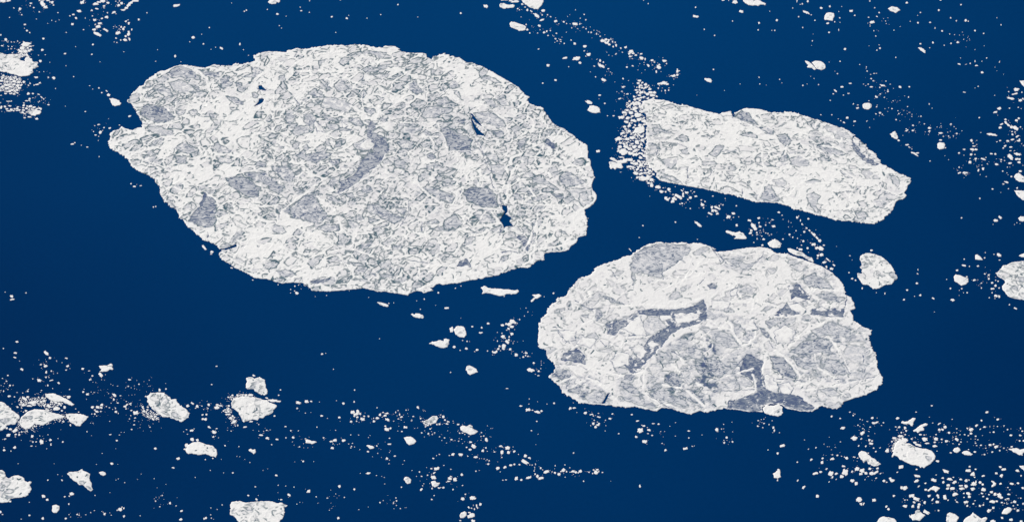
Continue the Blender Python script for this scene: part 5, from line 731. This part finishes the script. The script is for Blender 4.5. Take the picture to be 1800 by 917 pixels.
    for Q in plates:
        q = ground(Q) / U
        w = g.win(q[:, 0].min() - 4, q[:, 1].min() - 4, q[:, 0].max() + 4, q[:, 1].max() + 4)
        d = poly_sd(q, wx[w] + 2.2 * vn(X[w], Y[w], 8, seed + 65), wy[w] + 2.2 * vn(X[w], Y[w], 8, seed + 66)) + 0.9 * vn(X[w], Y[w], 3.5, seed + 67); m = sm(-d, -0.4, 0.7)
        rim = 1 - sm(np.abs(d - 0.6), 0.5, 1.5)
        grey[w] = np.maximum(grey[w], rim * 0.8) * (1 - m) + m * (0.04 + 0.40 * sm(fbm(wx[w], wy[w], 7, seed + 61), 0.0, 0.5)); melt[w] *= 1 - 0.75 * m
        hgt[w] = hgt[w] * (1 - m) + m * (1.7 + 0.2 * vn(X[w], Y[w], 4, seed + 60))
        kinds.append('ice_plate'); pid[w][d < 0] = len(kinds) - 1
    for wd, Q in cracks:
        q = ground(Q) / U
        w = g.win(q[:, 0].min() - 4, q[:, 1].min() - 4, q[:, 0].max() + 4, q[:, 1].max() + 4)
        d2 = np.full(X[w].shape, 1e9, np.float32)
        for i_ in range(len(q) - 1): d2 = np.minimum(d2, seg_d2(q[i_][0], q[i_][1], q[i_ + 1][0], q[i_ + 1][1], wx[w] + 0.8 * vn(X[w], Y[w], 3, seed + 62), wy[w]))
        m = 1 - sm(np.sqrt(d2), wd * 0.5, wd * 0.95 + 0.5)
        m *= sm(vn(X[w], Y[w], 6, seed + 63), -0.8, -0.2)
        grey[w] = np.maximum(grey[w], m * 0.93); melt[w] *= 1 - m; hgt[w] -= m * 0.8
    for H in holes:
        Hq = ground(H) / U
        w = g.win(Hq[:, 0].min() - 9, Hq[:, 1].min() - 9, Hq[:, 0].max() + 9, Hq[:, 1].max() + 9)
        if w is None: continue
        hs = poly_sd(Hq, wx[w], wy[w])
        s_ = sm(-hs, -6.5, -0.5) * sm(fbm(X[w], Y[w], 4, seed + 64), -0.05, 0.3)
        grey[w] = np.maximum(grey[w], 0.85 * s_)
    # clean snowy rim, sometimes wet
    rimw = sm(shore, -3.2 * jag - 0.8, -0.6)
    rimn = sm(vn(X, Y, 13, seed + 30), -0.5, 0.1)
    if bare < 0.2:
        grey *= 1 - 0.75 * rimw * rimn; melt *= 1 - 0.8 * rimw * rimn
    hgt -= 0.9 * sm(sd, -1.6, 0.2)
    hgt = np.maximum(hgt, 0.35)
    # cells -> meshes, one for each part
    use_v = sd < 0.45 * g.sx
    cell = use_v[:-1, :-1] & use_v[1:, :-1] & use_v[:-1, 1:] & use_v[1:, 1:]
    gy, gx = np.gradient(sd, g.sy, g.sx)
    gl = np.sqrt(gx * gx + gy * gy) + 1e-3
    mv = np.clip(sd, 0, 1) / gl
    edgev = np.zeros(X.shape, bool)
    ce = np.zeros(X.shape, np.int32)
    for a in (0, 1):
        for b in (0, 1): ce[a:a + cell.shape[0], b:b + cell.shape[1]] += cell
    edgev = (ce > 0) & (ce < 4)
    VX = np.where(edgev, X - np.clip(sd, -0.6, 1) / gl * gx / gl, X); VY = np.where(edgev, Y - np.clip(sd, -0.6, 1) / gl * gy / gl, Y)
    cpid = np.where(cell, pid[:-1, :-1], -1)
    cx0 = float(P[:, 0].mean()) * U; cy0 = float(P[:, 1].mean()) * U
    nx = g.nx
    ids = np.arange(X.size, dtype=np.int32).reshape(X.shape)
    V = np.stack([VX.ravel() * U - cx0, VY.ravel() * U - cy0, hgt.ravel()], 1)
    COL = np.stack([np.clip(grey, 0, 1).ravel(), np.clip(melt, 0, 1).ravel(), np.zeros(X.size, np.float32)], 1)
    cells = np.argwhere(cell)
    cj, ci = cells[:, 0], cells[:, 1]
    F = np.stack([ids[cj, ci], ids[cj, ci + 1], ids[cj + 1, ci + 1], ids[cj + 1, ci]], 1)
    fp = cpid[cj, ci]
    # a part is one connected piece: loose crumbs of it go back into the crust
    where = {}
    for n_, k in enumerate(fp):
        if k: where.setdefault(int(k), {})[(int(cj[n_]), int(ci[n_]))] = n_
    for k, cs in where.items():
        left = set(cs); best = None; comps = []
        while left:
            st = [left.pop()]; comp = [st[0]]
            while st:
                a, c = st.pop()
                for q in ((a + 1, c), (a - 1, c), (a, c + 1), (a, c - 1)):
                    if q in left: left.remove(q); st.append(q); comp.append(q)
            comps.append(comp)
        comps.sort(key=len)
        for comp in comps[:-1]:
            for q in comp: fp[cs[q]] = 0
    cnt = np.bincount(fp, minlength=len(kinds))
    minc = 14 if step >= 0.9 else 30
    # parts too small, or beyond the cap of their kind, go back into the crust
    for kd in ('thin_ice_pan', 'pressure_ridge', 'ice_plate'):
        idx = [k for k in range(1, len(kinds)) if kinds[k] == kd]
        idx.sort(key=lambda k: -cnt[k])
        for n_, k in enumerate(idx):
            if n_ >= pancap or cnt[k] < minc: fp[fp == k] = 0
    # skirt down to below the waterline
    pad = np.zeros((cell.shape[0] + 2, cell.shape[1] + 2), bool); pad[1:-1, 1:-1] = cell
    E = []
    a = cell & ~pad[:-2, 1:-1]; jj, ii = np.nonzero(a); E.append(np.stack([ids[jj, ii + 1], ids[jj, ii]], 1))
    a = cell & ~pad[2:, 1:-1]; jj, ii = np.nonzero(a); E.append(np.stack([ids[jj + 1, ii], ids[jj + 1, ii + 1]], 1))
    a = cell & ~pad[1:-1, :-2]; jj, ii = np.nonzero(a); E.append(np.stack([ids[jj, ii], ids[jj + 1, ii]], 1))
    a = cell & ~pad[1:-1, 2:]; jj, ii = np.nonzero(a); E.append(np.stack([ids[jj + 1, ii + 1], ids[jj, ii + 1]], 1))
    E = np.concatenate(E)
    present = [k for k in np.unique(fp) if k > 0]
    root = None
    if present:
        root = bpy.data.objects.new(name, None); C.objects.link(root); root.location = (cx0, cy0, 0)
        root.empty_display_size = 20
        tag(root, label, 'ice floe', group)
    for k in [0] + present:
        f = F[fp == k]
        if k == 0:
            eb = E[:, ::-1]
            low = V[np.unique(E)].copy(); ue, inv = np.unique(E, return_inverse=True); inv = inv.reshape(E.shape)
            low[:, 2] = -1.5
            used, fi = np.unique(np.concatenate([f.ravel(), E.ravel()]), return_inverse=True)
            nf = len(f) * 4
            q = fi[:nf].reshape(-1, 4); et = fi[nf:].reshape(-1, 2)
            sk = np.stack([et[:, 0], et[:, 1], len(used) + inv[:, 1], len(used) + inv[:, 0]], 1)
            vv = np.concatenate([V[used], low]); cc = np.concatenate([COL[used], COL[ue]])
            qq = np.concatenate([q, sk])
            o = link_mesh('snow_crust' if present else name, vv, qq, cc, root)
            if not present:
                o.location = (cx0, cy0, 0); tag(o, label, 'ice floe', group)
        else:
            used, fi = np.unique(f, return_inverse=True)
            link_mesh(kinds[k], V[used], fi.reshape(-1, 4), COL[used], root)
    return len(present)

def draw_ridge(g, Q, hw, wx, wy, grey, melt, hgt, pid, k, amp, seed):
    w = g.win(Q[:, 0].min() - hw - 4, Q[:, 1].min() - hw - 4, Q[:, 0].max() + hw + 4, Q[:, 1].max() + hw + 4)
    if w is None: return
    d2 = np.full(wx[w].shape, 1e9, np.float32)
    for q in range(len(Q) - 1): d2 = np.minimum(d2, seg_d2(Q[q][0], Q[q][1], Q[q + 1][0], Q[q + 1][1], wx[w], wy[w]))
    d = np.sqrt(d2)
    wv = hw * (1 + 0.75 * vn(g.X[w], g.Y[w], 9, seed + 40) + 0.3 * vn(g.X[w], g.Y[w], 3, seed + 42))
    m = (1 - sm(d, wv * 0.75, wv * 1.25 + 0.3)) * sm(vn(g.X[w], g.Y[w], 14, seed + 43), -0.75, -0.35)
    grey[w] = grey[w] * (1 - m) + m * 0.03
    melt[w] *= 1 - m
    hgt[w] += amp * (1 - sm(d, 0, wv * 1.3)) * (0.7 + 0.4 * vn(g.X[w], g.Y[w], 4, seed + 41))
    if k: pid[w][d < wv] = k
    else: pid[w][m > 0.6] = 0

# ------------------------------------------------------------------ build the big floes
build_floe('ice_floe', 'giant oval floe, largest of all, white ridges and grey pans with small dark holes', FLOE_A, PATCH_A, HOLES_A, RIDGE_A, 1.0, 1.0, 11, None, veil=VEIL_A, plates=PLATE_A, cracks=CRACK_A, toneup=0.05, seams=1.0, leads=LEAD_A)
build_floe('ice_floe', 'bright kite shaped floe in the upper right with rubble along its left end', FLOE_B, PATCH_B, HOLES_B, RIDGE_B, 1.0, 1.0, 57, None, dens=1.05, veil=VEIL_B, plates=PLATE_B, cracks=CRACK_B, toneup=0.0, plate=0.5, seams=0.9)
build_floe('ice_floe', 'large grey blotched floe below the kite shaped one, dark grey bay at its foot', FLOE_C, PATCH_C, HOLES_C, RIDGE_C, 0.9, 1.0, 93, None, dens=0.9, bare=0.07, veil=VEIL_C, plates=PLATE_C, cracks=CRACK_C, toneup=0.04, plate=0.75, seams=0.5, veins=0.65, leads=LEAD_C)
ANCH = [('the giant oval floe', FLOE_A), ('the kite shaped floe', FLOE_B), ('the grey blotched floe', FLOE_C)]
for n_, (tile, s, short, label, tx) in enumerate(MID):
    q = px(tile, s)
    if not label: continue
    A_ = np.array(q); sz = max(A_[:, 0].max() - A_[:, 0].min(), A_[:, 1].max() - A_[:, 1].min())
    build_floe('ice_floe', label, q, tex=tx * 0.75, seams=0.7, plate=0.7, step=0.75 if sz > 40 else 0.6, seed=200 + 7 * n_, dens=1.5)
    ANCH.append((short, q))

# ------------------------------------------------------------------ the fragments
rnd = random.Random(5)
frags = []          # u, v, w, h, tilt, tone
polys = [a[1] for a in ANCH]
boxes = [(min(p[0] for p in q), min(p[1] for p in q), max(p[0] for p in q), max(p[1] for p in q)) for q in polys]
def in_floe(u, v):
    for q, b in zip(polys, boxes):
        if b[0] <= u <= b[2] and b[1] <= v <= b[3] and inside(q, u, v): return True
    return False
for tile, s in FR:
    x0, y0, k = tile
    for t in s.split():
        a = [float(c) for c in t.split(',')]
        u, v, w, h = x0 + a[0] / k, y0 + a[1] / k, a[2] / k, a[3] / k
        if in_floe(u, v): continue
        frags.append([u, v, w, h, a[4] if len(a) > 4 else rnd.uniform(-12, 12), 0.0])
# rubble skirt: packed plates
for S, rs_ in SKIRT:
    us = [p[0] for p in S]; vs_ = [p[1] for p in S]
    placed = [(f[0], f[1], (f[2] + f[3]) / 4) for f in frags if min(us) - 5 < f[0] < max(us) + 5 and min(vs_) - 5 < f[1] < max(vs_) + 5]
    for r in rs_:
        u = rnd.uniform(min(us), max(us)); v = rnd.uniform(min(vs_), max(vs_))
        ju, jv = u + 5 * float(vn(np.float64(u), np.float64(v), 9.0, 77)), v + 4 * float(vn(np.float64(u), np.float64(v), 7.0, 78))
        if not inside(S, ju, jv) or in_floe(u, v): continue
        if r < 2.2 and vn(np.float64(u), np.float64(v), 11.0, 79) < -0.25: continue
        rr = r * rnd.uniform(0.8, 1.15)
        if any((u - a) ** 2 + ((v - b) * 1.25) ** 2 < (rr + c) ** 2 * 0.86 for a, b, c in placed): continue
        placed.append((u, v, rr))
        frags.append([u, v, rr * 2.15 * rnd.uniform(0.95, 1.35), rr * 1.6 * rnd.uniform(0.85, 1.1), rnd.uniform(-40, 40), rnd.choice([0, 0, 0, 0.12])])
# specks of brash shed by the fragments of the dense drifts
base = list(frags)
cellc = {}
for f in base: cellc[(int(f[0] // 30), int(f[1] // 30))] = cellc.get((int(f[0] // 30), int(f[1] // 30)), 0) + 1
for f in base:
    n_ = cellc[(int(f[0] // 30), int(f[1] // 30))]
    if n_ < 5: continue
    for _ in range(rnd.choice([0, 1, 1, 2, 3])):
        u = f[0] + rnd.gauss(0, 6); v = f[1] + rnd.gauss(0, 4)
        if in_floe(u, v): continue
        s_ = rnd.uniform(0.5, 1.35)
        frags.append([u, v, s_ * rnd.uniform(1, 1.6), s_, rnd.uniform(-40, 40), rnd.uniform(0.15, 0.65)])
frags.sort(key=lambda f: -(f[2] * f[3]))

def frag_geometry(f, rs):
    u, v, w, h, a, tone = f
    sc = 0.97
    n = 18 if w * h > 40 else (12 if w * h > 12 else 7)
    al = math.radians(a); ca, sa = math.cos(al), math.sin(al)
    ph = rs.uniform(0, 6.28); px_ = []
    r1 = [1 + rs.uniform(-0.30, 0.16) for _ in range(n)]
    if n > 8:                                                    # a bite or two out of the larger ones
        for _ in range(rs.choice([0, 1, 1, 2])): r1[rs.randrange(n)] *= 0.68
    for i in range(n):
        t = ph + 2 * math.pi * (i + rs.uniform(-0.3, 0.3)) / n
        c_, s_ = math.cos(t), math.sin(t)
        k_ = (abs(c_) ** 3 + abs(s_) ** 3) ** (-1 / 3.0)       # a little squarer than an ellipse
        x = 0.5 * sc * w * c_ * k_ * r1[i]; y = 0.5 * sc * h * s_ * k_ * r1[i]
        px_.append((u + x * ca - y * sa, v + x * sa + y * ca))
    G = ground(px_)[::-1]
    c = G.mean(0)
    D = G - c
    if w * h < 14: tone = max(tone, rs.choice([0, 0, 0, 0.08, 0.2, 0.35]))
    z = 0.35 + 0.08 * min(w, h); z = min(z, 1.1)
    vs = []; cols = []
    for k_, zz, gcol in ((1.0, -0.6, 0.25), (0.96, z * 0.7, 0.12), (0.82, z, 0.03), (0.42, z + 0.25 * min(1.0, w / 8), 0.03)):
        for i in range(n):
            vs.append((D[i, 0] * k_, D[i, 1] * k_, zz + (rs.uniform(-0.12, 0.12) if zz > 0 else 0)))
            cols.append((gcol + tone + (rs.uniform(0, 0.22) if w * h > 20 and rs.random() < 0.3 else 0), 0, 0))
    vs.append((0, 0, z + 0.3)); cols.append((tone, 0, 0))
    fs = []
    for r in range(3):
        for i in range(n):
            j = (i + 1) % n
            fs.append((r * n + i, r * n + j, (r + 1) * n + j, (r + 1) * n + i))
    for i in range(n): fs.append((3 * n + i, 3 * n + (i + 1) % n, 4 * n))
    return c, vs, fs, cols

def mesh_from(name, vs, fs, cols):
    me = bpy.data.meshes.new(name); me.from_pydata(vs, [], fs); me.update()
    at = me.attributes.new('ice', 'FLOAT_COLOR', 'POINT')
    c4 = np.ones((len(vs), 4), np.float32); c4[:, :3] = np.array(cols, np.float32)
    at.data.foreach_set('color', c4.ravel()); me.materials.append(ICE_MAT)
    return me

inview = [f for f in frags if 0 < f[0] < 1800 and 0 < f[1] < 917]
single = inview[:300]; sset = set(id(f) for f in single)
rest = [f for f in frags if id(f) not in sset]
# words that tell one fragment from the next: nearest named floe, side of it, how far out
def near_anchor(u, v):
    best = None
    for short, q in ANCH:
        m = min(range(len(q)), key=lambda i: (q[i][0] - u) ** 2 + (q[i][1] - v) ** 2)
        d = math.hypot(q[m][0] - u, q[m][1] - v)
        n = len(q)
        for i in range(n):
            ax, ay = q[i]; bx, by = q[(i + 1) % n]
            L = (bx - ax) ** 2 + (by - ay) ** 2 + 1e-9
            t = max(0, min(1, ((u - ax) * (bx - ax) + (v - ay) * (by - ay)) / L))
            d = min(d, math.hypot(u - ax - t * (bx - ax), v - ay - t * (by - ay)))
        if best is None or d < best[0]:
            cx = sum(p[0] for p in q) / n; cy = sum(p[1] for p in q) / n
            best = (d, short, math.degrees(math.atan2(-(v - cy), u - cx)) % 360)
    return best
SIDES = ['right of', 'above right of', 'above', 'above left of', 'left of', 'below left of', 'below', 'below right of']
info = []
for f in single:
    d, short, ang = near_anchor(f[0], f[1])
    side = SIDES[int(((ang + 22.5) % 360) // 45)]
    lw = f[2] / f[3]
    shape = 'slanting' if (lw > 1.5 and abs(f[4]) > 15) else ('oblong' if lw > 1.45 else ('upright' if lw < 0.8 else 'round'))
    info.append([f, d, short, side, shape])
ORD = ['nearest', 'second nearest', 'third nearest', 'fourth nearest', 'fifth nearest', 'sixth nearest', 'seventh nearest', 'eighth nearest', 'ninth nearest', 'tenth nearest', 'eleventh nearest', 'twelfth nearest', 'thirteenth nearest', 'fourteenth nearest']
groups = {}
for it in info: groups.setdefault((it[2], it[3], it[4]), []).append(it)
for key, lst in groups.items():
    lst.sort(key=lambda it: it[1])
    for r, it in enumerate(lst):
        if len(lst) == 1: lab = '%s ice fragment just %s %s' % (key[2], key[1], key[0])
        elif r < len(ORD): lab = '%s ice fragment %s, %s %s' % (key[2], ORD[r], key[1], key[0])
        else: lab = '%s ice fragment farther out %s %s' % (key[2], key[1], key[0])
        it.append(lab)
        if len(lab.split()) > 16: print('LONG LABEL', lab)
for it in info:
    f = it[0]
    rs = random.Random(int(f[0] * 131 + f[1] * 977))
    c, vs, fs, cols = frag_geometry(f, rs)
    o = bpy.data.objects.new('ice_fragment', mesh_from('ice_fragment', vs, fs, cols))
    o.location = (c[0], c[1], 0); C.objects.link(o)
    tag(o, it[5], 'ice fragment', 'loose ice fragments between the floes')
VS = []; FS = []; CS = []
for f in rest:
    rs = random.Random(int(f[0] * 131 + f[1] * 977))
    c, vs, fs, cols = frag_geometry(f, rs)
    b = len(VS)
    VS += [(x + c[0], y + c[1], z) for x, y, z in vs]; FS += [tuple(i + b for i in q) for q in fs]; CS += cols
o = bpy.data.objects.new('brash_ice', mesh_from('brash_ice', VS, FS, CS)); C.objects.link(o)
tag(o, 'scattered crumbs of white brash ice drifting in trails between the floes', 'brash ice', kind='stuff')
print('fragments', len(frags), 'single', len(single), 'objects', len(bpy.data.objects), 'tris', sum(len(m.polygons) for m in bpy.data.meshes) * 2)
